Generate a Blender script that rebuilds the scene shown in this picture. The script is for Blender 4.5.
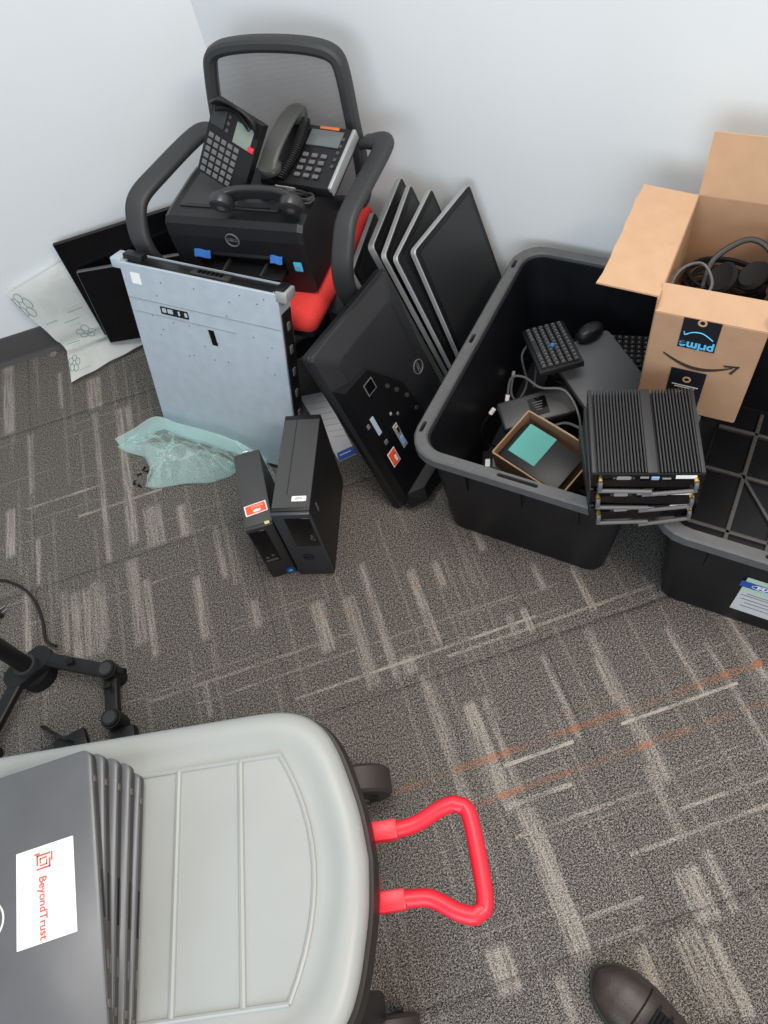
import bpy, bmesh, math, random
from mathutils import Matrix, Vector, noise
import numpy as np
random.seed(7)
scene = bpy.context.scene
for o in list(bpy.data.objects): bpy.data.objects.remove(o)
COL = scene.collection
PI = math.pi
V = Vector

# ------------------------------------------------------------------ camera
cam_d = bpy.data.cameras.new('camera'); cam = bpy.data.objects.new('camera', cam_d); COL.objects.link(cam)
cam_d.sensor_fit = 'VERTICAL'; cam_d.sensor_height = 32.0; cam_d.lens = 741.34 / 1024 * 32.0
cam_d.clip_start = 0.02
cam.matrix_world = Matrix(((0.94679796, 0.31948995, -0.0387271, 0), (-0.28742862, 0.78532023, -0.54832192, 0),
                           (-0.14477017, 0.53028136, 0.83537015, 1.65), (0, 0, 0, 1)))
scene.camera = cam
# ------------------------------------------------------------------ light
scene.view_settings.view_transform = 'Standard'; scene.view_settings.look = 'None'
scene.view_settings.gamma = 1.0; scene.view_settings.use_curve_mapping = False
scene.view_settings.exposure = 0.0
w = bpy.data.worlds.new('room_air'); scene.world = w; w.use_nodes = True
w.node_tree.nodes['Background'].inputs[0].default_value = (0.90, 0.95, 1.0, 1)
w.node_tree.nodes['Background'].inputs[1].default_value = 0.62
def area(name, loc, target, sx, sy, power, col):
    l = bpy.data.lights.new(name, 'AREA'); l.shape = 'RECTANGLE'; l.size = sx; l.size_y = sy; l.energy = power; l.color = col
    o = bpy.data.objects.new(name, l); COL.objects.link(o); o.location = loc
    o.rotation_euler = (V(target) - V(loc)).to_track_quat('-Z', 'Y').to_euler(); return o
area('ceiling_panel_light', (0.2, 0.9, 2.75), (0.2, 0.9, 0), 1.2, 0.6, 34, (1.0, 0.95, 0.88))
area('ceiling_panel_light', (1.2, -0.9, 2.75), (1.2, -0.9, 0), 1.2, 0.6, 62, (1.0, 0.80, 0.64))
area('window_daylight', (-1.6, -2.2, 1.7), (0.1, 1.4, 0.5), 2.4, 1.6, 78, (0.78, 0.90, 1.0))

# ------------------------------------------------------------------ materials
MATS = {}
def mat(name, col, rough=0.5, metal=0.0, spec=0.5, var=0.0, vscale=60.0, bump=0.0, bscale=400.0, emit=None, coat=0.0):
    if name in MATS: return MATS[name]
    m = bpy.data.materials.new(name); m.use_nodes = True; nt = m.node_tree; p = nt.nodes['Principled BSDF']
    p.inputs['Base Color'].default_value = (*col, 1); p.inputs['Roughness'].default_value = rough
    p.inputs['Metallic'].default_value = metal; p.inputs['Specular IOR Level'].default_value = spec
    p.inputs['Coat Weight'].default_value = coat
    if var or bump: tc = nt.nodes.new('ShaderNodeTexCoord')
    if var:
        n = nt.nodes.new('ShaderNodeTexNoise'); n.inputs['Scale'].default_value = vscale; n.inputs['Detail'].default_value = 5
        r = nt.nodes.new('ShaderNodeMapRange'); r.inputs[1].default_value = 0.3; r.inputs[2].default_value = 0.7
        r.inputs[3].default_value = 1 - var; r.inputs[4].default_value = 1 + var
        mx = nt.nodes.new('ShaderNodeVectorMath'); mx.operation = 'SCALE'; mx.inputs[0].default_value = col
        nt.links.new(tc.outputs['Object'], n.inputs['Vector']); nt.links.new(n.outputs[0], r.inputs[0])
        nt.links.new(r.outputs[0], mx.inputs['Scale']); nt.links.new(mx.outputs[0], p.inputs['Base Color'])
    if bump:
        n2 = nt.nodes.new('ShaderNodeTexNoise'); n2.inputs['Scale'].default_value = bscale; n2.inputs['Detail'].default_value = 3
        b = nt.nodes.new('ShaderNodeBump'); b.inputs['Strength'].default_value = bump; b.inputs['Distance'].default_value = 0.002
        nt.links.new(tc.outputs['Object'], n2.inputs['Vector']); nt.links.new(n2.outputs[0], b.inputs['Height'])
        nt.links.new(b.outputs[0], p.inputs['Normal'])
    MATS[name] = m; return m
black = mat('black_plastic', (0.007, 0.007, 0.008), 0.42, spec=.35, var=.15)
blackm = mat('black_matte', (0.006, 0.006, 0.007), 0.7, spec=.25, bump=.15)
gloss = mat('black_gloss', (0.003, 0.003, 0.004), 0.12, spec=.3)
tote_m = mat('tote_plastic', (0.006, 0.0065, 0.009), 0.42, spec=.32, var=.3, vscale=12, bump=.1, bscale=250)
rim_m = mat('tote_rim_plastic', (0.078, 0.080, 0.083), 0.5, var=.1, bump=.2, bscale=600)
dgrey = mat('dark_grey_plastic', (0.028, 0.029, 0.031), 0.5, spec=.4, bump=.12, bscale=700)
mgrey = mat('mid_grey_plastic', (0.10, 0.10, 0.105), 0.45)
steel = mat('galvanised_steel', (0.43, 0.50, 0.565), 0.52, metal=.25, var=.06, vscale=30, bump=.04, bscale=150)
silver = mat('silver_plastic', (0.34, 0.35, 0.36), 0.35, metal=.3)
chrome = mat('bright_metal', (0.7, 0.7, 0.7), 0.2, metal=1)
gold = mat('gold_connector', (0.75, 0.5, 0.18), 0.3, metal=1)
white = mat('white_label', (0.78, 0.80, 0.80), 0.5)
paperm = mat('white_paper', (0.62, 0.63, 0.66), 0.7, var=.05, vscale=20)
orange = mat('orange_label', (0.80, 0.10, 0.03), 0.5)
redf = mat('red_fabric', (0.62, 0.035, 0.03), 0.85, var=.12, vscale=300, bump=.3, bscale=900)
redp = mat('red_plastic', (0.66, 0.014, 0.035), 0.4, bump=.05)
bluet = mat('blue_tape', (0.06, 0.25, 0.72), 0.5)
cyan = mat('cyan_sticker', (0.06, 0.55, 0.80), 0.5)
blue = mat('blue_print', (0.02, 0.07, 0.35), 0.5)
lblue = mat('light_blue_port', (0.22, 0.36, 0.62), 0.4)
greenp = mat('green_print', (0.42, 0.62, 0.45), 0.5)
teal = mat('teal_note', (0.22, 0.72, 0.66), 0.6)
card = mat('cardboard', (0.37, 0.225, 0.135), 0.85, var=.06, vscale=25, bump=.08, bscale=300)
cardin = mat('cardboard_pale', (0.46, 0.295, 0.18), 0.85, var=.05, vscale=25)
cardedge = mat('cardboard_edge', (0.52, 0.36, 0.24), 0.9)
tapeb = mat('black_tape', (0.010, 0.011, 0.016), 0.35)
primeb = mat('blue_lettering', (0.10, 0.45, 0.75), 0.5)
lidg = mat('grey_lid_plastic', (0.315, 0.335, 0.33), 0.42, var=.03, vscale=8, bump=.05, bscale=500)
lapg = mat('laptop_grey', (0.115, 0.121, 0.132), 0.38, metal=.25, var=.08, vscale=14)
lapd = mat('laptop_side', (0.040, 0.036, 0.035), 0.45)
redink = mat('red_ink', (0.80, 0.10, 0.07), 0.5)
wrap = mat('packing_wrap', (0.86, 0.88, 0.86), 0.35, var=.05, vscale=25, bump=.25, bscale=60)
inkg = mat('green_ink', (0.10, 0.26, 0.22), 0.5)
leather = mat('brown_black_leather', (0.036, 0.027, 0.024), 0.42, var=.2, vscale=40, bump=.2, bscale=300)
rubber = mat('black_rubber', (0.012, 0.011, 0.011), 0.75)
wheelm = mat('wheel_plastic', (0.035, 0.028, 0.027), 0.55)
screenm = mat('matte_screen', (0.014, 0.015, 0.017), 0.38)
wallm = mat('wall_paint', (0.64, 0.675, 0.695), 0.75, var=.015, vscale=3, bump=.05, bscale=250)
basem = mat('baseboard_vinyl', (0.040, 0.037, 0.037), 0.6)
lcd = mat('phone_lcd', (0.20, 0.24, 0.20), 0.3)
sageh = mat('handset_grey', (0.048, 0.050, 0.047), 0.45)

def mesh_fabric():
    m = bpy.data.materials.new('chair_mesh_fabric'); m.use_nodes = True; nt = m.node_tree; p = nt.nodes['Principled BSDF']
    p.inputs['Base Color'].default_value = (.10, .10, .105, 1); p.inputs['Roughness'].default_value = .8
    t = nt.nodes.new('ShaderNodeBsdfTransparent'); mx = nt.nodes.new('ShaderNodeMixShader')
    tc = nt.nodes.new('ShaderNodeTexCoord'); wv = nt.nodes.new('ShaderNodeTexWave'); wv.inputs['Scale'].default_value = 120
    wv.bands_direction = 'X'
    w2 = nt.nodes.new('ShaderNodeTexWave'); w2.inputs['Scale'].default_value = 120; w2.bands_direction = 'Z'
    mxm = nt.nodes.new('ShaderNodeMath'); mxm.operation = 'MAXIMUM'
    mr = nt.nodes.new('ShaderNodeMapRange'); mr.inputs[3].default_value = .35; mr.inputs[4].default_value = .72
    nt.links.new(tc.outputs['Object'], wv.inputs['Vector']); nt.links.new(tc.outputs['Object'], w2.inputs['Vector'])
    nt.links.new(wv.outputs['Fac'], mxm.inputs[0]); nt.links.new(w2.outputs['Fac'], mxm.inputs[1]); nt.links.new(mxm.outputs[0], mr.inputs[0])
    nt.links.new(mr.outputs[0], mx.inputs[0]); nt.links.new(t.outputs[0], mx.inputs[1]); nt.links.new(p.outputs[0], mx.inputs[2])
    nt.links.new(mx.outputs[0], nt.nodes['Material Output'].inputs[0]); return m
meshm = mesh_fabric()
def bag_material():
    m = bpy.data.materials.new('aqua_film'); m.use_nodes = True; nt = m.node_tree; p = nt.nodes['Principled BSDF']
    p.inputs['Base Color'].default_value = (.76, .93, .91, 1); p.inputs['Roughness'].default_value = .10; p.inputs['Specular IOR Level'].default_value = .9
    t = nt.nodes.new('ShaderNodeBsdfTransparent'); t.inputs[0].default_value = (.86, .98, .965, 1)
    mx = nt.nodes.new('ShaderNodeMixShader'); lw = nt.nodes.new('ShaderNodeLayerWeight'); lw.inputs[0].default_value = .35
    mr = nt.nodes.new('ShaderNodeMapRange'); mr.inputs[3].default_value = .14; mr.inputs[4].default_value = .80
    nt.links.new(lw.outputs['Facing'], mr.inputs[0]); nt.links.new(mr.outputs[0], mx.inputs[0])
    nt.links.new(t.outputs[0], mx.inputs[1]); nt.links.new(p.outputs[0], mx.inputs[2])
    nt.links.new(mx.outputs[0], nt.nodes['Material Output'].inputs[0]); return m
bagm = bag_material()

# ------------------------------------------------------------------ mesh helpers
class B:
    def __init__(s): s.bm = bmesh.new()
    def _add(s, verts, faces):
        vs = [s.bm.verts.new(v) for v in verts]
        for f in faces:
            try: s.bm.faces.new([vs[i] for i in f])
            except ValueError: pass
        return vs
    def box(s, c, size, bev=0.0, seg=2, rot=None):
        t = bmesh.new(); bmesh.ops.create_cube(t, size=1)
        bmesh.ops.scale(t, vec=size, verts=t.verts)
        if bev: bmesh.ops.bevel(t, geom=t.edges[:], offset=bev, segments=seg, profile=.5, affect='EDGES', clamp_overlap=True)
        M = Matrix.Translation(c) @ (rot.to_4x4() if rot else Matrix())
        bmesh.ops.transform(t, matrix=M, verts=t.verts); s.merge(t); return s
    def merge(s, t):
        me = bpy.data.meshes.new('tmp'); t.to_mesh(me); t.free(); s.bm.from_mesh(me); bpy.data.meshes.remove(me)
    def cyl(s, p0, p1, r, seg=16, r2=None):
        return s.tube([p0, p1], r, seg, r_end=r2)
    def tube(s, pts, r, seg=8, closed=False, r_end=None, flat=1.0, up=None):
        pts = [V(p) for p in pts]; n = len(pts); rings = []; prev = None
        for i, p in enumerate(pts):
            a = pts[(i - 1) % n] if (closed or i > 0) else p; b = pts[(i + 1) % n] if (closed or i < n - 1) else p
            t = (b - a).normalized()
            if up is not None: u = V(up)
            elif prev is None: u = V((0, 0, 1)) if abs(t.z) < .9 else V((1, 0, 0))
            else: u = prev
            u = (u - t * u.dot(t)).normalized(); prev = u; v = t.cross(u)
            rr = r if r_end is None else r + (r_end - r) * i / max(1, n - 1)
            rings.append([p + (u * math.cos(k * 2 * PI / seg) * flat + v * math.sin(k * 2 * PI / seg)) * rr for k in range(seg)])
        return s.loft(rings, cap=not closed, ring_closed=closed)
    def strap(s, pts, wdir, wid, thk, r=.004):
        """flat rounded strap swept along pts, wide along wdir"""
        pts = [V(p) for p in pts]; n = len(pts); rings = []
        for i, p in enumerate(pts):
            t = (pts[min(i + 1, n - 1)] - pts[max(i - 1, 0)]).normalized(); wv = V(wdir); wv = (wv - t * wv.dot(t)).normalized(); nv = t.cross(wv)
            rings.append([p + wv * x + nv * y for x, y in rrect(wid, thk, min(r, thk * .49), 3)])
        return s.loft(rings)
    def loft(s, rings, cap=True, ring_closed=False):
        n = len(rings); m = len(rings[0]); verts = [p for r in rings for p in r]; faces = []
        for i in range(n if ring_closed else n - 1):
            j = (i + 1) % n
            for k in range(m):
                l = (k + 1) % m; faces.append((i * m + k, i * m + l, j * m + l, j * m + k))
        if cap and not ring_closed: faces.append(tuple(range(m - 1, -1, -1))); faces.append(tuple(range((n - 1) * m, n * m)))
        s._add(verts, faces); return s
    def prism(s, poly, z0, z1, M=None):
        M = M or Matrix(); a = [M @ V((x, y, z0)) for x, y in poly]; b = [M @ V((x, y, z1)) for x, y in poly]
        return s.loft([a, b])
    def grid(s, f, nu, nv, thick=0):
        verts = [f(i / nu, j / nv) for j in range(nv + 1) for i in range(nu + 1)]
        s._add(verts, [(j * (nu + 1) + i, j * (nu + 1) + i + 1, (j + 1) * (nu + 1) + i + 1, (j + 1) * (nu + 1) + i) for j in range(nv) for i in range(nu)]); return s
    def sphere(s, c, r, sc=(1, 1, 1), seg=12):
        t = bmesh.new(); bmesh.ops.create_uvsphere(t, u_segments=seg, v_segments=seg // 2 + 2, radius=r)
        bmesh.ops.transform(t, matrix=Matrix.Translation(c) @ Matrix.Diagonal((*sc, 1)), verts=t.verts); s.merge(t); return s
    def done(s, name, m, parent=None, angle=35, mw=None, smooth=True):
        bmesh.ops.recalc_face_normals(s.bm, faces=s.bm.faces)
        me = bpy.data.meshes.new(name); s.bm.to_mesh(me); s.bm.free()
        if smooth and me.polygons:
            me.polygons.foreach_set('use_smooth', [True] * len(me.polygons)); me.set_sharp_from_angle(angle=math.radians(angle))
        if m: me.materials.append(m)
        o = bpy.data.objects.new(name, me); COL.objects.link(o)
        if parent: o.parent = parent
        if mw is not None: o.matrix_world = mw
        return o
def rrect(w_, h_, r, n=5):
    out = []
    for cx, cy, a in ((w_ / 2 - r, h_ / 2 - r, 0), (-w_ / 2 + r, h_ / 2 - r, 90), (-w_ / 2 + r, -h_ / 2 + r, 180), (w_ / 2 - r, -h_ / 2 + r, 270)):
        for k in range(n + 1):
            t = math.radians(a + 90 * k / n); out.append((cx + r * math.cos(t), cy + r * math.sin(t)))
    return out
def rring(w_, h_, r, z, c=(0, 0), n=5): return [V((x + c[0], y + c[1], z)) for x, y in rrect(w_, h_, r, n)]
def cut(o, cutters):
    """carve real openings: boolean difference evaluated at once"""
    bpy.context.view_layer.update()
    for cb in cutters:
        c = cb.done('cutter', None); md = o.modifiers.new('b', 'BOOLEAN'); md.object = c; md.operation = 'DIFFERENCE'; md.solver = 'EXACT'
        c.matrix_world = o.matrix_world
        bpy.context.view_layer.update()
        me = bpy.data.meshes.new_from_object(o.evaluated_get(bpy.context.evaluated_depsgraph_get()))
        me.polygons.foreach_set('use_smooth', [False] * len(me.polygons)); o.modifiers.clear(); old = o.data; o.data = me; bpy.data.meshes.remove(old); bpy.data.objects.remove(c)
def tag(o, label, cat, group=None):
    o['label'] = label; o['category'] = cat
    if group: o['group'] = group
    return o
def thing(name, label, cat, loc=(0, 0, 0), rotz=0.0, group=None, M=None):
    o = bpy.data.objects.new(name, None); COL.objects.link(o); o.empty_display_size = .05
    if M is not None: o.matrix_world = M
    else: o.location = loc; o.rotation_euler = (0, 0, math.radians(rotz))
    return tag(o, label, cat, group)
def struct(o): o['kind'] = 'structure'; return o
def frame(o, x, z):
    """matrix with local X along x and local Z along z (x kept exact)"""
    x = V(x).normalized(); z = V(z); z = (z - x * z.dot(x)).normalized(); y = z.cross(x)
    return Matrix(((x.x, y.x, z.x, o[0]), (x.y, y.y, z.y, o[1]), (x.z, y.z, z.z, o[2]), (0, 0, 0, 1)))
def text(body, size, m, parent, M, name='lettering', ext=.0002, align='CENTER', bold=0.0):
    cu = bpy.data.curves.new('t', 'FONT'); cu.body = body; cu.size = size; cu.extrude = ext; cu.align_x = align; cu.align_y = 'CENTER'; cu.offset = bold
    t = bpy.data.objects.new('t', cu); COL.objects.link(t); bpy.context.view_layer.update()
    me = bpy.data.meshes.new_from_object(t.evaluated_get(bpy.context.evaluated_depsgraph_get()))
    bpy.data.objects.remove(t); bpy.data.curves.remove(cu); me.materials.clear(); me.materials.append(m)
    o = bpy.data.objects.new(name, me); COL.objects.link(o); o.parent = parent; o.matrix_local = M; return o
def copy_tree(o, parent=None):
    c = o.copy(); COL.objects.link(c); c.parent = parent
    for ch in o.children: copy_tree(ch, c)
    return c
def catmull(P, n=8):
    P = [V(p) for p in P]; out = []
    for i in range(len(P) - 1):
        a = P[max(i - 1, 0)]; b = P[i]; c = P[i + 1]; d = P[min(i + 2, len(P) - 1)]
        for k in range(n):
            t = k / n; out.append(.5 * ((2 * b) + (c - a) * t + (2 * a - 5 * b + 4 * c - d) * t * t + (3 * b - a - 3 * c + d) * t ** 3))
    return out + [P[-1]]
def T(x, y, z): return Matrix.Translation((x, y, z))
def R(a, ax): return Matrix.Rotation(math.radians(a), 4, ax)
def ring_logo(parent, M, r, m, t=.0035):
    b = B(); b.tube([(r * math.cos(k * PI / 16), r * math.sin(k * PI / 16), 0) for k in range(32)], t * .5, 6, closed=True)
    o = b.done('logo_ring', m, parent); o.matrix_local = M
    text('DELL', r * .72, m, parent, M, 'logo_lettering', bold=.0004); return o
# wall-aligned coordinates of the angled corner
CO = V((0.022, 2.145)); UX = V((.729, -.685)); WX = V((.685, .729)); WYAW = math.degrees(math.atan2(-.685, .729))
def wp(u, w_, z=0.0): q = CO + UX * u + WX * w_; return V((q.x, q.y, z))

# ------------------------------------------------------------------ the room
def carpet_material():
    m = bpy.data.materials.new('carpet'); m.use_nodes = True; nt = m.node_tree; L = nt.links; N = nt.nodes
    p = N['Principled BSDF']; p.inputs['Roughness'].default_value = .95; p.inputs['Specular IOR Level'].default_value = .1
    def nd(t, **k):
        n = N.new(t)
        for a, v in k.items(): setattr(n, a, v)
        return n
    def math_(op, a, b=None, c=None):
        n = nd('ShaderNodeMath', operation=op)
        for i, v in enumerate((a, b, c)):
            if v is None: continue
            if isinstance(v, (int, float)): n.inputs[i].default_value = v
            else: L.new(v, n.inputs[i])
        return n.outputs[0]
    geo = nd('ShaderNodeNewGeometry'); sep = nd('ShaderNodeSeparateXYZ'); L.new(geo.outputs['Position'], sep.inputs[0]); X, Y = sep.outputs[0], sep.outputs[1]
    at = nd('ShaderNodeAttribute', attribute_name='streak')
    sepc = nd('ShaderNodeSeparateColor'); L.new(at.outputs['Color'], sepc.inputs[0]); mpy = nd('ShaderNodeMapping'); mpy.inputs['Scale'].default_value = (170, 9, 1); L.new(geo.outputs['Position'], mpy.inputs[0]); ny = nd('ShaderNodeTexNoise'); ny.inputs['Scale'].default_value = 1.0; ny.inputs['Detail'].default_value = 2; L.new(mpy.outputs[0], ny.inputs['Vector'])
    yb = nd('ShaderNodeMapRange'); yb.inputs[1].default_value = .36; yb.inputs[2].default_value = .60; yb.inputs[3].default_value = .35; yb.inputs[4].default_value = 1.12; L.new(ny.outputs[0], yb.inputs[0]); streak = math_('MULTIPLY', sepc.outputs[0], yb.outputs[0])
    # fine loop pile
    n1 = nd('ShaderNodeTexNoise'); n1.inputs['Scale'].default_value = 420; n1.inputs['Detail'].default_value = 2; L.new(geo.outputs['Position'], n1.inputs['Vector'])
    n2 = nd('ShaderNodeTexNoise'); n2.inputs['Scale'].default_value = 230; n2.inputs['Detail'].default_value = 3; L.new(geo.outputs['Position'], n2.inputs['Vector'])
    # faint lengthwise yarn columns
    def cells(ax, other, na, nb, seed):
        ca = math_('FLOOR', math_('MULTIPLY', ax, na)); wn = nd('ShaderNodeTexWhiteNoise', noise_dimensions='2D'); cb = nd('ShaderNodeCombineXYZ')
        L.new(ca, cb.inputs[0]); cb.inputs[1].default_value = seed; L.new(cb.outputs[0], wn.inputs['Vector'])
        co = math_('FLOOR', math_('ADD', math_('MULTIPLY', other, nb), math_('MULTIPLY', wn.outputs['Value'], 7.0)))
        w2 = nd('ShaderNodeTexWhiteNoise', noise_dimensions='3D'); c2 = nd('ShaderNodeCombineXYZ'); L.new(ca, c2.inputs[0]); L.new(co, c2.inputs[1]); c2.inputs[2].default_value = seed
        L.new(c2.outputs[0], w2.inputs['Vector']); return w2.outputs['Value']
    colv = cells(X, Y, 110, 3.2, 1.7); dash = cells(Y, X, 210, 4.5, 5.1)
    dashm = math_('MULTIPLY', math_('GREATER_THAN', dash, .982), math_('SUBTRACT', dash, .74))
    colm = math_('MULTIPLY', math_('GREATER_THAN', colv, .90), .10)
    # the long woven lines seen on the floor: (y, x0, x1, half width, strength)
    lines = [(.666, -.27, .33, .0035, .55), (.369, .13, .29, .004, .8), (.370, .40, .67, .0035, .75), (.010, .17, .27, .006, .35), (.131, .30, .62, .004, .4),
             (1.402, -.75, -.50, .004, .5), (1.490, -.9, -.66, .004, .45), (.643, .1, .62, .004, .4), (.177, .43, .64, .004, .35), (.056, .15, .29, .004, .35),
             (.781, -.62, -.1, .004, .28), (.735, -.5, .3, .003, .25), (1.105, -.9, -.45, .003, .25), (.23, .1, .4, .004, .3), (.29, .1, .25, .005, .45)]
    acc = None
    def seg(y, x0, x1, hw, s):
        a = math_('COMPARE', Y, y, hw); b = math_('COMPARE', X, (x0 + x1) / 2, (x1 - x0) / 2); return math_('MULTIPLY', math_('MULTIPLY', a, b), s)
    for l in lines: v = seg(*l); acc = v if acc is None else math_('MAXIMUM', acc, v)
    org = None
    for l in ((.394, -.25, .75, .008, 1.0), (.314, 0.0, .85, .007, .9), (.43, .25, .6, .004, .4), (.845, -.2, .25, .004, .35)): v = seg(*l); org = v if org is None else math_('MAXIMUM', org, v)
    n3 = nd('ShaderNodeTexNoise'); n3.inputs['Scale'].default_value = 14; L.new(geo.outputs['Position'], n3.inputs['Vector'])
    brk = nd('ShaderNodeMapRange'); brk.inputs[1].default_value = .40; brk.inputs[2].default_value = .62; L.new(n3.outputs[0], brk.inputs[0])
    org = math_('MULTIPLY', org, math_('MULTIPLY', math_('ADD', math_('MULTIPLY', streak, .7), .22), math_('ADD', math_('MULTIPLY', brk.outputs[0], .8), .2)))
    light = math_('MAXIMUM', math_('MAXIMUM', math_('MULTIPLY', streak, .46), math_('MULTIPLY', dashm, .55)), math_('MAXIMUM', math_('MULTIPLY', acc, math_('ADD', math_('MULTIPLY', brk.outputs[0], .6), .4)), colm))
    pile = math_('ADD', math_('MULTIPLY', math_('SUBTRACT', n1.outputs[0], .5), 1.5), math_('MULTIPLY', math_('SUBTRACT', n2.outputs[0], .5), .8))
    f = math_('ADD', math_('ADD', light, .30), math_('MULTIPLY', pile, 1.7))
    cr = nd('ShaderNodeValToRGB'); e = cr.color_ramp.elements
    e[0].position = 0.0; e[0].color = (.020, .019, .018, 1); e[1].position = 1.0; e[1].color = (.45, .41, .365, 1)
    x = e.new(.32); x.color = (.128, .122, .115, 1)
    L.new(f, cr.inputs[0])
    mx = nd('ShaderNodeMix', data_type='RGBA'); mx.inputs[7].default_value = (.42, .13, .045, 1)
    L.new(math_('MINIMUM', org, .75), mx.inputs[0]); L.new(cr.outputs[0], mx.inputs[6]); L.new(mx.outputs[2], p.inputs['Base Color'])
    bp = nd('ShaderNodeBump'); bp.inputs['Strength'].default_value = .8; bp.inputs['Distance'].default_value = .004; L.new(pile, bp.inputs['Height']); L.new(bp.outputs[0], p.inputs['Normal'])
    return m
carpet = carpet_material()
STREAKS = [(0.426, 0.02, 0.23, 0.6), (0.41, 0.008, 0.42, 0.52), (0.591, 0.01, 0.37, 0.54), (0.655, 0.01, 0.22, 0.47), (0.462, 0.015, 0.63, 0.76), (0.376, 0.013, 0.72, 0.8), (0.437, 0.013, 0.23, 0.36), (0.73, 0.014, 0.36, 0.53), (0.14, 0.04, -0.0, 0.27), (0.116, 0.028, 0.27, 0.37), (0.41, 0.018, 0.12, 0.27), (0.386, 0.045, -0.01, 0.08), (0.438, 0.016, -0.01, 0.09), (0.334, 0.046, -0.16, -0.02), (0.376, 0.02, -0.17, -0.03), (0.244, 0.022, -0.1, -0.02), (0.083, 0.017, -0.09, -0.02), (-0.008, 0.046, -0.01, 0.07), (0.088, 0.021, 0.68, 0.9), (-0.026, 0.018, 0.63, 0.95), (-0.083, 0.032, 0.63, 0.88), (-0.162, 0.033, 0.76, 0.9), (0.152, 0.016, 0.82, 0.89), (0.031, 0.023, 0.33, 0.61), (0.108, 0.029, 0.31, 0.53), (0.143, 0.01, 0.31, 0.52), (0.27, 0.015, 0.63, 0.7), (0.308, 0.015, 0.63, 0.7), (0.009, 0.031, 0.63, 0.68), (-0.372, 0.016, 1.05, 1.21), (-0.347, 0.01, 1.02, 1.21), (-0.45, 0.02, 0.9, 1.08), (-0.315, 0.02, 0.88, 0.96), (-0.612, 0.031, 0.94, 1.2), (-0.581, 0.015, 0.9, 1.12), (-0.603, 0.022, 1.25, 1.41), (-0.537, 0.05, 1.22, 1.35), (-0.455, 0.027, 1.21, 1.33), (-0.672, 0.014, 1.22, 1.43), (-0.471, 0.009, 0.69, 0.78), (-0.698, 0.013, 0.98, 1.15), (-0.949, 0.034, 1.82, 2.12), (-0.666, 0.045, 1.8, 1.94), (-0.672, 0.015, 1.25, 1.79), (-0.596, 0.023, 1.24, 1.77), (-0.566, 0.018, 1.59, 1.77), (-0.882, 0.016, 1.54, 1.79), (-0.949, 0.027, 1.34, 1.51), (-0.869, 0.011, 1.3, 1.37), (-0.775, 0.013, 1.84, 2.02), (-0.804, 0.016, 0.98, 1.17), (-0.775, 0.021, 0.96, 1.16), (-0.745, 0.021, 0.96, 1.15), (-0.717, 0.024, 0.95, 1.17), (-0.907, 0.016, 1.0, 1.21), (-0.872, 0.011, 1.21, 1.37)]
rs = random.Random(3)
for k in range(120):                                   # the same weave carries on over the rest of the floor
    x = rs.uniform(-2.2, 2.2); j = rs.randint(-3, 3); y1 = 1.808 - .6 * j - rs.uniform(0, .3); ln = rs.uniform(.1, .3)
    if any(abs(x - s[0]) < .09 and y1 > s[2] - .05 and y1 - ln < s[3] + .05 for s in STREAKS): continue
    if -1.0 < x < .85 and -.2 < y1 - ln / 2 < 2.1 and rs.random() < .45: continue
    STREAKS.append((x, rs.uniform(.008, .02), max(y1 - ln, 1.808 - .6 * (j + 1)), y1))
floor_b = B(); floor_b.box((-.2, .55, -.031), (5.0, 3.7, .05)); floor = struct(floor_b.done('floor', mat('subfloor', (.05, .05, .05), .9)))
TS = .60; NX, NY = 120, 40
def carpet_tile(x0, y0):
    g = .0001
    xs = np.concatenate([[x0 + g], np.linspace(x0 + .001, x0 + TS - .001, NX), [x0 + TS - g]]); ys = np.concatenate([[y0 + g], np.linspace(y0 + .001, y0 + TS - .001, NY), [y0 + TS - g]])
    GX, GY = np.meshgrid(xs, ys); Z = np.zeros_like(GX); Z[0, :] = Z[-1, :] = -.002; Z[:, 0] = Z[:, -1] = -.002
    S = np.zeros_like(GX)
    for i, (cx, wd, a, b) in enumerate(STREAKS):
        if cx < x0 - .1 or cx > x0 + TS + .1 or b < y0 or a > y0 + TS: continue
        v = np.clip((wd / 2 + .004 - np.abs(GX - cx)) / .006, 0, 1) * ((GY > a) & (GY < b)) * (.62 + .38 * ((i * 37 % 10) / 10)); S = np.maximum(S, v)
    n, m_ = len(xs), len(ys); me = bpy.data.meshes.new('carpet_tile')
    idx = np.arange(n * m_).reshape(m_, n); q = np.stack([idx[:-1, :-1], idx[:-1, 1:], idx[1:, 1:], idx[1:, :-1]], -1).reshape(-1, 4)
    me.vertices.add(n * m_); me.vertices.foreach_set('co', np.stack([GX, GY, Z], -1).ravel().astype(np.float32))
    me.loops.add(q.size); me.loops.foreach_set('vertex_index', q.ravel().astype(np.int32)); me.polygons.add(len(q)); me.polygons.foreach_set('loop_start', (np.arange(len(q)) * 4).astype(np.int32))
    me.update(calc_edges=True); at = me.color_attributes.new('streak', 'FLOAT_COLOR', 'POINT')
    c = np.zeros((n * m_, 4), np.float32); c[:, 0] = S.ravel(); c[:, 3] = 1; at.data.foreach_set('color', c.ravel())
    me.materials.append(carpet); o = bpy.data.objects.new('carpet_tile', me); COL.objects.link(o); o.parent = floor
for j in range(-2, 4):
    for i in range(-4, 4):
        x0 = -.28 + TS * i; y0 = 1.808 - TS * 4 + TS * (j + 1) - TS * 0
        if x0 > 1.6: continue
        carpet_tile(x0, y0)
b = B(); b.box((-1.238, 2.205, 1.3), (2.52, .12, 2.6)); struct(b.done('wall_left', wallm))
b = B(); b.box((0, 0, 0), (2.95, .12, 2.6)); wr = struct(b.done('wall_right', wallm)); wr.matrix_world = T(*wp(1.475, .06, 1.3)) @ R(WYAW, 'Z')
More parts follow.
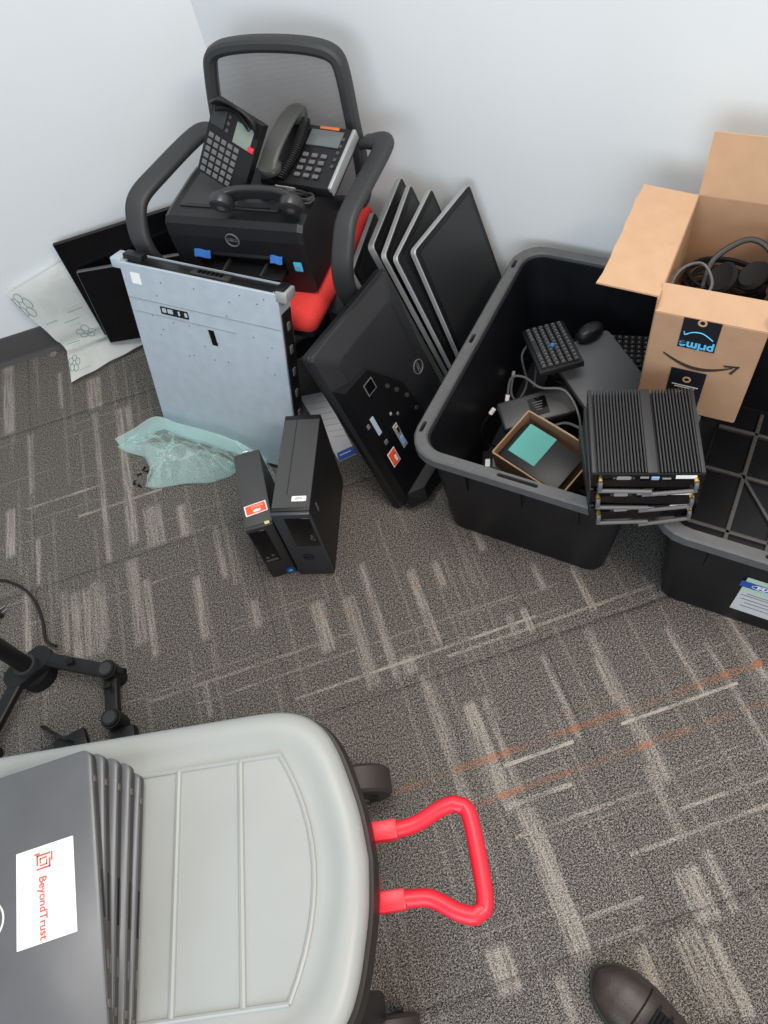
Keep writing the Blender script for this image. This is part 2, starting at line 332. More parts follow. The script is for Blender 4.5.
def cove(L_):
    b = B(); b.loft([[V((x, 0, 0)), V((x, -.018, 0)), V((x, -.012, .006)), V((x, -.006, .018)), V((x, -.005, .095)), V((x, -.002, .1)), V((x, 0, .1))] for x in (0, L_)]); return b
bl = struct(cove(2.5).done('baseboard_left', basem)); bl.location = (-2.48, 2.1449, 0)
br = struct(cove(2.85).done('baseboard_right', basem)); br.matrix_world = T(*wp(.02, -.0001, 0)) @ R(WYAW, 'Z')

# ------------------------------------------------------------------ storage totes
TW, TD, TH = .52, .725, .355
def make_tote(name, label, u0):
    """u0: left end of the rim measured along the angled wall"""
    t = thing(name, label, 'tote', wp(u0 + TW / 2, -.760 + TD / 2, 0), WYAW)
    b = B(); b.loft([rring(.385, .610, .03, 0), rring(.395, .620, .035, .006), rring(.455, .665, .05, TH - .045), rring(.462, .671, .05, TH - .012),
                     rring(.452, .661, .046, TH - .012), rring(.446, .657, .046, TH - .045), rring(.380, .605, .03, .012)])
    b.done('body', tote_m, t)
    b = B(); b.loft([rring(.462, .671, .052, TH - .022), rring(TW, TD, .075, TH - .026), rring(TW, TD, .075, TH - .004), rring(TW - .008, TD - .008, .072, TH), rring(.470, .677, .055, TH),
                     rring(.462, .671, .052, TH - .004)], cap=False, ring_closed=True)
    rim = b.done('rim', rim_m, t)
    cs = []
    for x, y, a in ((-.5 * TW + .014, -.285, 90), (-.5 * TW + .014, .0, 90), (-.5 * TW + .014, .275, 90), (0.0, -.5 * TD + .014, 0), (.5 * TW - .014, -.05, 90), (0, .5 * TD - .014, 0)):
        cb = B(); l = .09 if a == 0 and y < 0 else .032; cb.prism(rrect(l, .0095, .0047, 4), TH - .04, TH + .02, T(x, y, 0) @ R(a, 'Z')); cs.append(cb)
    cut(rim, cs)
    for s in (-1, 1):
        for x in (-.13, 0, .13):
            b = B(); b.box((x, s * (.329 + .003), TH - .085), (.008, .010, .10), .002, rot=Matrix.Rotation(s * -.085, 3, 'X')); b.done('side_rib', tote_m, t)
    return t
tote1 = make_tote('storage_tote', 'large open black plastic tote heaped with keyboards and cables beside the monitors', .882)
tote2 = make_tote('storage_tote', 'empty black plastic tote with ribbed floor and a white, green and blue sticker', 1.412)
fl = B(); fl.box((0, 0, .0085), (.37, .59, .014), .002); fl.done('floor_panel', tote_m, tote2)
for c, s, a in (((-.093, 0), (.010, .56), 0), ((0, 0), (.010, .56), 0), ((.093, 0), (.010, .56), 0), ((0, -.10), (.37, .010), 0), ((0, .07), (.37, .010), 0), ((0, .21), (.37, .010), 0), ((-.0, -.19), (.24, .008), 32), ((-.04, .0), (.20, .008), -52), ((.1, .14), (.2, .008), 40)):
    b = B(); b.box((0, 0, 0), (s[0], s[1], .012), .0015); o = b.done('floor_rib', rim_m, tote2); o.matrix_local = T(c[0], c[1], .0185) @ R(a, 'Z')
# sticker on the near side of the empty tote
SM = T(0.0, -.3210, .146) @ R(94.2, 'X')
def plate(parent, name, m, w_, h_, M, th=.0008, r=.002):
    b = B(); b.prism(rrect(w_, h_, r, 3), 0, th); o = b.done(name, m, parent); o.matrix_local = M; return o
lab = plate(tote2, 'sticker', mat('tote_sticker', (.56, .58, .60), .35), .17, .165, SM @ T(.037, 0, .0005))
plate(lab, 'green_band', greenp, .170, .016, T(0, .074, .0006)); plate(lab, 'blue_band', blue, .184, .027, T(0, .052, .0008)); plate(lab, 'green_band', greenp, .170, .014, T(0, .030, .0006))
text('MAX', .019, white, lab, T(-.04, .052, .0019), bold=.0006)
b = B(); b.tube([(-.04 + .03 * math.cos(k * PI / 12), 0.052 + .0105 * math.sin(k * PI / 12), .0017) for k in range(24)], .0007, 5, closed=True); b.done('oval_outline', white, lab)
for k, (y, l) in enumerate(((.010, .13), (.000, .15), (-.018, .14), (-.034, .12), (-.052, .13))): plate(lab, 'fine_print', mgrey, l, .0022, T(-.005, y, .0005), r=.001)

# ------------------------------------------------------------------ cardboard box with cables
bx = thing('cardboard_box', 'open brown cardboard shipping box with curved arrow print and black tape, full of cables', 'box', wp(1.402, -.30, TH + .001), WYAW + 1)
BW, BD, BH, BT = .198, .315, .285, .004
for nm, c, s in (('front_panel', (0, -BD / 2, BH / 2 - .015), (BW, BT, BH - .03)), ('back_panel', (0, BD / 2, BH / 2), (BW, BT, BH)), ('side_panel', (-BW / 2, 0, BH / 2), (BT, BD, BH)), ('side_panel', (BW / 2, 0, BH / 2), (BT, BD, BH)), ('bottom_panel', (0, 0, .003), (BW, BD, BT))):
    b = B(); b.box(c, s, .001, 1); b.done(nm, card, bx)
def flap(w_, l_, M, m=cardin, torn=None):
    """flap hinged on local y=0, growing to +y"""
    pts = [(-w_ / 2, 0), (w_ / 2, 0)] + ([(w_ / 2, l_), (-w_ / 2, l_)] if not torn else [(w_ / 2 - .0, l_ * .97)] + [(w_ / 2 - w_ * k / 12, l_ + .006 * noise.noise((k * 1.7, torn, 0)) - .002) for k in range(1, 12)] + [(-w_ / 2 - .004, l_ * 1.02)])
    b = B(); b.prism(pts, -.0018, .0018); o = b.done('flap', m, bx); o.matrix_local = M; return o
flap(BD * .97, .115, T(-BW / 2, .0, BH) @ R(90, 'Z') @ R(4, 'X'), torn=3)
flap(BW, .125, T(0, BD / 2, BH) @ R(82, 'X'))
flap(BW, .052, T(0, -BD / 2, BH - .03) @ R(48, 'X'))
flap(BD * .97, .10, T(BW / 2, .0, BH) @ R(-90, 'Z') @ R(-62, 'X'))
FM = T(0, -BD / 2 - .0022, BH / 2) @ R(90, 'X')          # local x right, y up on the printed face
t1 = plate(bx, 'tape', tapeb, .068, .074, FM @ T(-.012, .076, 0), r=.0005); t2 = plate(bx, 'tape', tapeb, .068, .100, FM @ T(-.012, -.070, 0), r=.0005)
text('prime', .027, primeb, t1, T(0, -.029, .001) @ R(180, 'Z'), bold=.0008)
b = B(); b.tube(catmull([(-.026, -.004, .001), (-.012, .005, .001), (.006, .006, .001), (.026, -.007, .001)], 6), .0012, 5); b.tube([(-.026, -.004, .001), (-.028, .004, .001)], .0012, 5); b.tube([(-.026, -.004, .001), (-.020, -.001, .001)], .0012, 5); b.done('arrow_print', primeb, t1)
def disc_ring(parent, M, r, m=cardin):
    b = B(); b.tube([(r * math.cos(k * PI / 10), r * math.sin(k * PI / 10), 0) for k in range(20)], r * .34, 6, closed=True, flat=.3, up=(0, 0, 1)); o = b.done('round_mark', m, parent); o.matrix_local = M
disc_ring(t1, T(0, .031, .001), .0065); disc_ring(t2, T(0, .024, .001), .0065)
for y, l in ((.006, .052), (.001, .04), (-.030, .036)): plate(t2, 'fine_print', mat('tape_print', (.5, .5, .5), .5), l, .0018, T(0, y, .0008), r=.0008)
disc_ring(t2, T(-.008, -.018, .001), .005)
# curved arrow: a swelling arc with a hooked head
arc = [(-.068 + .131 * t, .032 - .035 * math.sin(PI * (.08 + .80 * t)) - .0 * t) for t in [k / 20 for k in range(21)]]
top = [(x, y + .0006 + .0036 * math.sin(PI * min(1, .12 + .8 * k / 20))) for k, (x, y) in enumerate(arc)]; bot = [(x, y - .0006 - .0036 * math.sin(PI * min(1, .12 + .8 * k / 20))) for k, (x, y) in enumerate(arc)]
b = B()
for k in range(20): b.prism([bot[k], bot[k + 1], top[k + 1], top[k]], 0, .0005)
b.prism([(.045, .0215), (.074, .0265), (.074, .0225), (.048, .0175)], 0, .0007); b.prism([(.070, .0245), (.0745, .0265), (.064, .001), (.059, .004)], 0, .0007)
o = b.done('arrow_print', mat('brown_ink', (.035, .022, .018), .6), bx); o.matrix_local = FM @ T(0, -.008, .0003)

# ------------------------------------------------------------------ cables helper
def cable(name, label, pts, r, m=black, n=6, seg=6, ends=(), group=None):
    o = thing(name, label, 'cable', pts[0], group=group)
    b = B(); off = V(pts[0]); P = catmull([V(p) - off for p in pts], n); b.tube(P, r, seg); b.done('cord', m, o)
    for e, em, er, el in ends:
        i = 0 if e == 0 else -1; d = (P[0] - P[1] if e == 0 else P[-1] - P[-2]).normalized(); c = B(); c.tube([P[i] - d * .004, P[i] + d * el], er, 8); c.done('connector', em, o)
    return o
def coil(c, rx, ry, turns, h, seed, tilt=0.0, n=10):
    rr = random.Random(seed); P = []
    for k in range(int(turns * n)):
        a = 2 * PI * k / n; f = 1 + rr.uniform(-.14, .14)
        p = V((rx * f * math.cos(a), ry * f * math.sin(a), h * k / (turns * n) + rr.uniform(-.004, .004))); P.append(V(c) + Matrix.Rotation(tilt, 3, 'X') @ p)
    return P
BC = lambda x, y, z: (T(*wp(1.402, -.30, TH)) @ R(WYAW + 1, 'Z')) @ V((x, y, z))
# fill of the shipping box: headset bundle and cords
def boxcoil(c, rx, ry, turns, h, seed, tilt): return [BC(*p) for p in coil(c, rx, ry, turns, h, seed, tilt)]
cable('cable', 'thick black cord coiled in the bottom of the brown shipping box', boxcoil((0, -.01, .012), .075, .115, 7, .06, 1, 0), .0045, black, 3)
cable('cable', 'thin black cord looping up against the left inside of the shipping box', [BC(*p) for p in ((-.075, -.13, .16), (-.09, -.11, .23), (-.085, -.05, .262), (-.05, .0, .25), (-.02, -.04, .24), (-.03, -.10, .235))], .003, mgrey, ends=((1, silver, .004, .02),))
cable('cable', 'tight bundle of black cord at the right of the shipping box', boxcoil((.045, -.075, .10), .034, .055, 7, .085, 4, 0), .0035, black, 3)
cable('cable', 'black cord lying across the front inside the shipping box', [BC(*p) for p in ((-.085, -.10, .2), (-.04, -.125, .222), (.02, -.12, .225), (.06, -.09, .22), (.085, -.12, .215), (.07, -.14, .2))], .003, mgrey)
cable('cable', 'thin cord with a white plug sticking up in the shipping box', [BC(*p) for p in ((.075, .06, .18), (.086, .02, .23), (.088, .03, .245), (.082, .07, .268))], .0028, black, ends=((1, white, .005, .022),))
cable('cable', 'loose black cord tangled at the back of the shipping box', boxcoil((.0, .075, .09), .075, .060, 7, .085, 8, 0), .004, blackm, 3)
cable('cable', 'black cord tangled at the front left of the shipping box', boxcoil((-.042, -.075, .10), .036, .055, 7, .085, 9, 0), .004, blackm, 3)
hd = thing('headset', 'black office headset with round ear cushions lying on top in the shipping box', 'headset', BC(.022, .03, .172), WYAW - 12)
b = B(); b.tube(catmull([(-.05, -.045, .025), (-.055, .0, .06), (-.015, .05, .085), (.035, .045, .075), (.05, .0, .045)], 8), .006, 8, flat=.5); b.done('headband', black, hd)
for c, a in (((-.02, -.03, .045), 35), ((.03, -.01, .055), 20)):
    b = B(); b.loft([[V((r * math.cos(k * PI / 12), r * 1.15 * math.sin(k * PI / 12), z)) for k in range(24)] for r, z in ((.018, -.010), (.027, -.004), (.029, .006), (.024, .013), (.014, .010))]); o = b.done('ear_cup', blackm, hd); o.matrix_local = T(*c) @ R(a, 'X') @ R(-20, 'Y')
b = B(); b.tube(catmull([(-.045, -.05, .03), (-.06, -.08, .03), (-.05, -.1, .035)], 6), .003, 6); b.done('microphone_boom', black, hd)

# ------------------------------------------------------------------ finned mini computers stacked across the rims
def make_mini(label, loc, yaw):
    t = thing('mini_computer', label, 'computer', loc, yaw, 'finned mini computers stacked on the tote rims')
    h = .040
    b = B(); b.box((0, 0, .012), (.196, .196, .024), .002); b.done('case', black, t)
    b = B(); b.box((0, 0, .0265), (.198, .200, .006), .001); b.box((0.008, 0, .037), (.018, .2, .016), .001); b.box((-.0955, 0, .037), (.007, .2, .016), .001); b.box((.0955, 0, .037), (.007, .2, .016), .001); b.done('heatsink', dgrey, t)
    b = B()
    for k in range(15): b.box((-.086 + k * .0059, 0, .0375), (.0026, .198, .0145))
    for k in range(12): b.box((.0245 + k * .0059, 0, .0375), (.0026, .198, .0145))
    f = b.done('heatsink_fins', dgrey, t, smooth=False); f['kind'] = 'stuff'
    y = -.1005
    fp = B(); fp.box((0, y - .002, .0225), (.197, .004, .044), .0005, 1); fp.done('port_panel', gloss, t)
    b = B(); b.prism(rrect(.026, .009, .003, 3), 0, .004, T(-.042, y - .001, .034) @ R(90, 'X')); b.done('video_port', silver, t)
    for x in (-.059, -.025): b = B(); b.cyl((x, y, .034), (x, y - .005, .034), .0025, 8); b.done('port_screw', chrome, t)
    b = B(); b.box((-.006, y - .0045, .036), (.015, .002, .004)); b.done('network_port', silver, t)
    b = B(); b.box((.013, y - .0045, .034), (.014, .003, .009), .0008, 1); b.done('blue_port', lblue, t)
    b = B(); b.box((.033, y - .0045, .033), (.015, .002, .003)); b.done('slot_port', silver, t)
    b = B(); b.box((.066, y - .0045, .0375), (.036, .001, .009)); b.done('label_strip', white, t)
    for s, dz in ((-1, -.004), (1, .0)):
        x = s * .084
        b = B(); b.cyl((x, y, .034), (x, y - .014, .034), .0045, 10); b.done('gold_connector', gold, t)
        a = B(); a.tube(catmull([(x, y - .013, .033), (x, y - .017, .028), (x, y - .018, .015 + dz * .5)], 4), .0042, 8); o = a.done('antenna_elbow', mgrey, t)
        a = B(); a.tube([(x - s * -.003, y - .018, .014 + dz * .5), (x - s * .092, y - .022, (.016 if s < 0 else .005))], .0040, 8); a.done('antenna_rod', mgrey, t)
    return t
mc = wp(1.354, -.6425); MY = -22.7
make_mini('finned black mini computer at the bottom of the three on the tote rims', (mc.x - .006, mc.y - .006, TH + .0005), MY + 4)
make_mini('finned black mini computer in the middle of the three on the tote rims', (mc.x - .004, mc.y - .004, TH + .0465), MY + 1)
make_mini('finned black mini computer on top of the three, its whole ribbed lid showing', (mc.x, mc.y, TH + .093), MY)

# ------------------------------------------------------------------ inside the first tote
def make_keyboard(name, label, M, w_=.20, d_=.125, rows=6, cols=13):
    t = thing(name, label, 'keyboard', M=M)
    b = B(); b.box((0, 0, .008), (w_, d_, .016), .003); b.done('body', black, t)
    b = B(); kw = (w_ - .014) / cols; kd = (d_ - .014) / rows
    for r in range(rows):
        for c in range(cols):
            if r == 0 and 3 < c < 8: continue
            b.box((-w_ / 2 + .007 + kw * (c + .5), -d_ / 2 + .007 + kd * (r + .5), .019), (kw * .8, kd * .8, .007), .0012, 1)
        if r == 0: b.box((-w_ / 2 + .007 + kw * 6, -d_ / 2 + .007 + kd * .5, .019), (kw * 3.8, kd * .8, .007), .0012, 1)
    k = b.done('keys', mat('key_black', (.016, .016, .018), .35), t); k['kind'] = 'stuff'
    b = B()
    for r in range(rows):
        for c in range(cols):
            if r == 0 and 3 < c < 8: continue
            b.box((-w_ / 2 + .007 + kw * (c + .45), -d_ / 2 + .007 + kd * (r + .55), .0226), (kw * .22, kd * .28, .0004))
    k = b.done('key_print', mat('key_print', (.16, .17, .19), .5), t); k['kind'] = 'stuff'
    return t
def quadframe(p0, p1, p2):
    """p0 origin corner, p1 along x, p2 along y -> frame at centre, size"""
    p0, p1, p2 = V(p0), V(p1), V(p2); x = (p1 - p0); y = (p2 - p0); c = p0 + x / 2 + y / 2; z = x.cross(y)
    return frame(c, x, z), x.length, y.length
# long laptop keyboard standing on end, its front edge lifted
M, a_, b_ = quadframe(wp(.972, -.251, .245), wp(1.075, -.405, .285), wp(1.049, -.189, .25))
kb = make_keyboard('keyboard', 'black keyboard with a blue pointing stick lying lengthwise in the open tote', M, max(a_, .18), .108, 6, 12)
b = B(); b.cyl((0.01, .0, .018), (.01, 0, .0265), .0042, 10); b.done('pointing_stick', mat('blue_rubber', (.03, .2, .55), .6), kb)
M, a_, b_ = quadframe(wp(1.285, -.235, .20), wp(1.235, -.115, .165), wp(1.17, -.255, .20)); M = frame(wp(1.190, -.168, .17), UX.to_3d() * 1 + WX.to_3d() * .25, V((0, 0, 1)))
make_keyboard('keyboard', 'black keyboard lying at the back of the open tote beside the shipping box', M, .21, .11, 6, 12)
# closed grey laptop/tablet sloping under the mini computers
M = frame(wp(1.205, -.315, .232), V(wp(1.30, -.393, .25)) - V(wp(1.186, -.432, .25)), V((.0, -.12, 1)))
ln = thing('laptop', 'closed dark grey laptop sloping among the keyboards in the open tote', 'laptop', M=frame(wp(1.195, -.315, .232), (UX * .72 - WX * .69).to_3d(), V((0, 0, 1)) + (UX * .1 - WX * .12).to_3d()))
b = B(); b.loft([rring(.25, .165, .012, 0), rring(.25, .165, .012, .010)]); b.done('base', lapd, ln)
b = B(); b.loft([rring(.25, .165, .012, .0105), rring(.25, .165, .012, .017), rring(.246, .161, .011, .018)]); b.done('lid', mat('laptop_lid_dark', (.085, .088, .094), .4), ln)
# power adapter brick
M, a_, b_ = quadframe(wp(1.008, -.505, .180), wp(1.150, -.405, .198), wp(.990, -.44, .195))
pb = thing('power_adapter', 'flat dark grey power adapter with a black label in the open tote', 'adapter', M=M)
b = B(); b.box((0, 0, -.012), (a_ + .01, b_ + .012, .03), .007, 3); b.done('body', mat('adapter_grey', (.030, .032, .036), .4), pb)
plate(pb, 'label', gloss, .045, .05, T(.005, 0, .0028)); 
b = B()
for k in range(4): b.box((.005, .012 - k * .007, .0037), (.026 - 4e-3 * k, .0016, .0004))
b.done('label_print', mgrey, pb)
# small open cardboard carton with a teal note
M = frame(wp(1.150, -.575, .185), (V(wp(1.245, -.575, .2)) - V(wp(1.05, -.51, .2))), V((0, 0, 1)) - (WX * .18).to_3d())
cb = thing('cardboard_carton', 'small open brown carton tucked against the near wall of the open tote', 'box', M=M)
cw, cd, chh = .195, .135, .07
for nm, c, s in (('side_panel', (0, cd / 2, chh / 2), (cw, .004, chh)), ('side_panel', (0, -cd / 2, chh / 2), (cw, .004, chh)), ('end_panel', (-cw / 2, 0, chh / 2), (.004, cd, chh)), ('end_panel', (cw / 2, 0, chh / 2), (.004, cd, chh)), ('bottom_panel', (0, 0, .002), (cw, cd, .004))):
    b = B(); b.box(c, s, .001, 1); b.done(nm, card, cb)
b = B(); b.box((-.02, cd / 2 + .006, chh * .6), (.10, .006, .03), .002); b.done('tape', mat('clear_tape', (.6, .5, .42), .25), cb)
hd2 = thing('hard_drive', 'black hard drive in the small brown carton with a teal note on it', 'drive', M=M @ T(-.005, -.008, .006))
b = B(); b.box((0, 0, .025), (.165, .105, .05), .003); b.done('case', black, hd2)
tn = thing('sticky_note', 'teal sticky note on the black drive in the small carton', 'note', M=M @ T(-.038, .004, .0566))
b = B(); b.grid(lambda u, v: V(((u - .5) * .076, (v - .5) * .085, .001 + .003 * (u - .5) ** 2 * v)), 6, 6); bmesh.ops.solidify(b.bm, geom=b.bm.faces[:], thickness=.0006); b.done('paper', teal, tn)
# a second adapter at the very front left and a mouse, plus the cable nest
sa = thing('power_adapter', 'small black plug adapter with white label, near left corner of the open tote', 'adapter', wp(1.0, -.545, .0125), WYAW + 20)
b = B(); b.box((0, 0, .04), (.055, .075, .08), .006); b.done('body', black, sa); plate(sa, 'label', white, .012, .024, T(-.012, -.005, .0803)); plate(sa, 'label', mgrey, .022, .03, T(.012, -.004, .0803))
ms = thing('computer_mouse', 'black computer mouse between the two keyboards in the open tote', 'mouse', wp(1.128, -.207, .258), WYAW - 30)
b = B(); b.loft([[V((x * math.cos(k * PI / 12) * 1.0, y * math.sin(k * PI / 12), z)) for k in range(24)] for x, y, z in ((.021, .036, 0), (.024, .040, .006), (.022, .037, .016), (.016, .027, .024), (.006, .011, .027))]); b.done('shell', black, ms)
b = B(); b.cyl((-.003, -.021, .0215), (.003, -.021, .0215), .0055, 12); b.done('scroll_wheel', rubber, ms)
rr = random.Random(11)
for k, (c, rx, ry, tn_, h, lb) in enumerate((((1.095, -.45), .055, .085, 5, .10, 'deep nest of black cord under the power adapter in the open tote'), ((1.235, -.50), .055, .075, 6, .12, 'black cord coiled beside the mini computers in the open tote'), ((1.09, -.20), .06, .075, 6, .14, 'black cord heaped under the keyboards in the open tote'), ((1.20, -.26), .04, .055, 6, .12, 'black cord heaped under the back keyboard in the open tote'))):
    P = [V((wp(c[0], c[1]).x, wp(c[0], c[1]).y, .022)) + Matrix.Rotation(math.radians(WYAW), 3, 'Z') @ p for p in coil((0, 0, 0), rx, ry, tn_, h, k + 20)]
    cable('cable', lb, P, .005, black, 3)
def wl(L_): return [wp(*p) for p in L_]
cable('cable', 'thin grey cord with a small white plug at the left wall of the open tote', wl(((.958, -.29, .13), (.968, -.33, .11), (.99, -.34, .10), (1.0, -.30, .13), (.975, -.27, .2), (1.0, -.22, .21), (1.02, -.3, .12))), .003, mgrey, ends=((0, silver, .005, .014),))
cable('cable', 'grey cord arching between the keyboard and the power adapter', wl(((.985, -.40, .18), (.985, -.375, .222), (1.02, -.375, .238), (1.07, -.40, .245), (1.13, -.395, .25), (1.18, -.43, .21), (1.2, -.48, .15))), .003, mgrey, ends=((0, white, .0055, .014),))
cable('cable', 'thin cord with twin white plugs beside the power adapter', wl(((.963, -.455, .17), (.945, -.48, .13), (.955, -.49, .09), (.98, -.47, .05))), .0028, black, ends=((0, white, .006, .012),))
cable('cable', 'loose grey cord crossing between the carton and the mini computers', wl(((1.10, -.485, .185), (1.15, -.455, .205), (1.195, -.465, .215), (1.24, -.475, .22), (1.258, -.51, .2), (1.265, -.54, .17))), .0035, mgrey)
cable('cable', 'short black cord bent beside the carton in the open tote', wl(((1.13, -.47, .17), (1.17, -.5, .2), (1.22, -.5, .2), (1.24, -.45, .18))), .0045, dgrey)

# ------------------------------------------------------------------ office chair
CHX, CHY, CYAW, SZ = .07, 1.675, -36, .425
ch = thing('office_chair', 'black mesh-back office chair with red seat and loop arms, loaded with a printer', 'chair', (CHX, CHY, 0), CYAW)
b = B(); b.box((-.045, .0, SZ - .035), (.385, .46, .07), .032, 4); b.done('seat', redf, ch)
b = B(); b.box((-.045, 0, SZ - .082), (.34, .42, .03), .012); b.box((0, .02, SZ - .115), (.16, .22, .05), .01); b.done('seat_pan', blackm, ch)
def back_y(z): return .115 + .12 * (z - .44)
bo = [(-.205, .50), (-.222, .60), (-.216, .69), (-.200, .79), (-.185, .833), (-.15, .855), (-.08, .866), (0, .869), (.08, .866), (.135, .855), (.163, .833), (.174, .79), (.182, .69), (.190, .60), (.185, .50), (.13, .475), (0, .465), (-.13, .475)]
def ring3(pts, sx, inset, dy): 
    c = V((0, 0, .68)); out = []
    n = len(pts)
    for i, p in enumerate(pts):
        a = V((pts[i - 1][0], 0, pts[i - 1][1])); d = V((pts[(i + 1) % n][0], 0, pts[(i + 1) % n][1])); t = (d - a).normalized(); nrm = V((-t.z, 0, t.x))
        q = V((p[0], 0, p[1])); nrm = -nrm if nrm.dot(c - q) < 0 else nrm
        q = q + nrm * inset; out.append(V((q.x, back_y(q.z) + dy, q.z)))
    return out
def smooth_closed(P, n=5):
    m = len(P); out = []
    for i in range(m):
        a, b_, c, d = (V((*P[(i + k) % m], 0)) for k in (-1, 0, 1, 2))
        for k in range(n):
            t = k / n; q = .5 * ((2 * b_) + (c - a) * t + (2 * a - 5 * b_ + 4 * c - d) * t * t + (3 * b_ - a - 3 * c + d) * t ** 3); out.append((q.x, q.y))
    return out
bs = smooth_closed(bo)
b = B(); b.loft([ring3(bs, 1, i, d) for i, d in ((0.002, -.012), (.0, 0), (.002, .014), (.010, .018), (.028, .014), (.032, .004), (.030, -.010), (.020, -.017), (.008, -.017))], cap=False, ring_closed=True)
b.done('backrest_frame', dgrey, ch)
b = B(); rg = ring3(bs, 1, .026, 0.0); vs = [b.bm.verts.new(p) for p in rg]; b.bm.faces.new(vs); b.done('backrest_mesh', meshm, ch, smooth=False)
b = B(); b.strap(catmull([(0, .10, SZ - .09), (0, .20, SZ - .09), (0, .22, SZ - .02), (0, .165, SZ + .05), (0, .14, SZ + .09)], 5), (1, 0, 0), .07, .018); b.done('backrest_support', blackm, ch)
for s in (-1, 1):
    wf, yo = (.040, .046) if s < 0 else (-.016, .042)
    P = catmull([(s * .190, .145, .645), (s * .225, .135, .655), (s * .252, .105, .660), (s * (.260 + wf * .5), -.04, .656), (s * (.262 + wf), -.15 + yo * .5, .642), (s * (.262 + wf), -.215 + yo, .605), (s * (.256 + wf), -.235 + yo, .55), (s * (.246 + wf), -.222 + yo, .48), (s * (.236 + wf * .8), -.19 + yo, .41), (s * .19, -.15 + yo, .352), (s * .12, -.13 + yo, .345)], 6)
    b = B(); b.strap(P, (1, .0, .25 * s), .052, .024, .010); b.done('armrest', dgrey, ch)
b = B(); b.cyl((0, .02, .10), (0, .02, SZ - .12), .027, 20); b.cyl((0, .02, .08), (0, .02, .22), .035, 20); b.done('gas_column', black, ch)
for k in range(5):
    a = 2 * PI * k / 5 + .3; d = V((math.cos(a), math.sin(a), 0)); c = V((0, .02, 0))
    b = B(); b.tube([c + d * .02 + V((0, 0, .10)), c + d * .14 + V((0, 0, .095)), c + d * .25 + V((0, 0, .075))], .024, 8, r_end=.015); leg = b.done('base_leg', black, ch)
    b = B(); q = c + d * .245; sd = V((-d.y, d.x, 0)); 
    for s in (-1, 1): b.cyl(q + sd * s * .006 + V((0, 0, .0275)), q + sd * s * .022 + V((0, 0, .0275)), .0275, 14)
    b.cyl(q + V((0, 0, .03)), q + V((0, 0, .075)), .007, 8); b.done('caster', rubber, leg)

# ------------------------------------------------------------------ laser printer on the seat
PRX, PRY, PYAW, PZ = .000, 1.668, -34, SZ
pr = thing('printer', 'black desktop laser printer with blue tape on its paper tray sitting on the red seat', 'printer', (PRX, PRY, PZ), PYAW)
pw, pd, ph = .362, .215, .182
def pr_ring(x): # side profile swept in x
    return [V((x, y, z)) for y, z in ((-.108, .004), (-.110, .06), (-.111, .15), (-.107, .180), (-.094, .192), (-.060, .197), (.06, .200), (.095, .198), (.105, .188), (.107, .1), (.105, .004))]
b = B(); b.loft([[V((p.x, p.y * .97, p.z * .95 + .004)) for p in pr_ring(-pw / 2)], pr_ring(-pw / 2 + .012), pr_ring(pw / 2 - .012), [V((p.x, p.y * .97, p.z * .95 + .004)) for p in pr_ring(pw / 2)]])
body = b.done('body', mat('printer_black', (.009, .0095, .011), .36, spec=.4, bump=.06, bscale=900), pr)
cb1 = B(); cb1.box((.0, -.115, .080), (.235, .06, .055), .004); cut(body, [cb1])
b = B(); b.box((-.02, .0, .1990), (.26, .13, .004), .0015); b.done('top_cover', dgrey, pr)
b = B(); b.box((-.02, -.060, .2000), (.22, .004, .003), .001); b.done('output_slot', gloss, pr)
tr = B(); tr.box((.0, -.118, .062), (.225, .065, .006), .002); tr.box((.0, -.148, .067), (.225, .006, .016), .002); tray = tr.done('paper_tray', black, pr)
for x in (-.06, .045): b = B(); b.box((x + .015, -.118, .071), (.006, .055, .012), .001); b.done('paper_guide', dgrey, tray)
b = B(); b.box((.0, -.100, .098), (.21, .012, .012), .002); b.done('tray_rail', dgrey, pr)
for x, w_ in ((-.100, .045), (.100, .032)): b = B(); b.grid(lambda u, v, x=x, w_=w_: V((x + (u - .5) * w_, -.113 - .010 * v, .113 - .016 * v + .002 * math.sin(6 * u))), 6, 4); bmesh.ops.solidify(b.bm, geom=b.bm.faces[:], thickness=.0008); b.done('blue_tape', bluet, pr)
plate(pr, 'energy_sticker', cyan, .021, .026, T(.150, -.1112, .084) @ R(90, 'X')); plate(pr, 'sticker_print', lblue, .010, .010, T(.150, -.1122, .084) @ R(90, 'X'))
ring_logo(pr, T(-.005, -.1120, .147) @ R(90, 'X'), .017, mgrey)

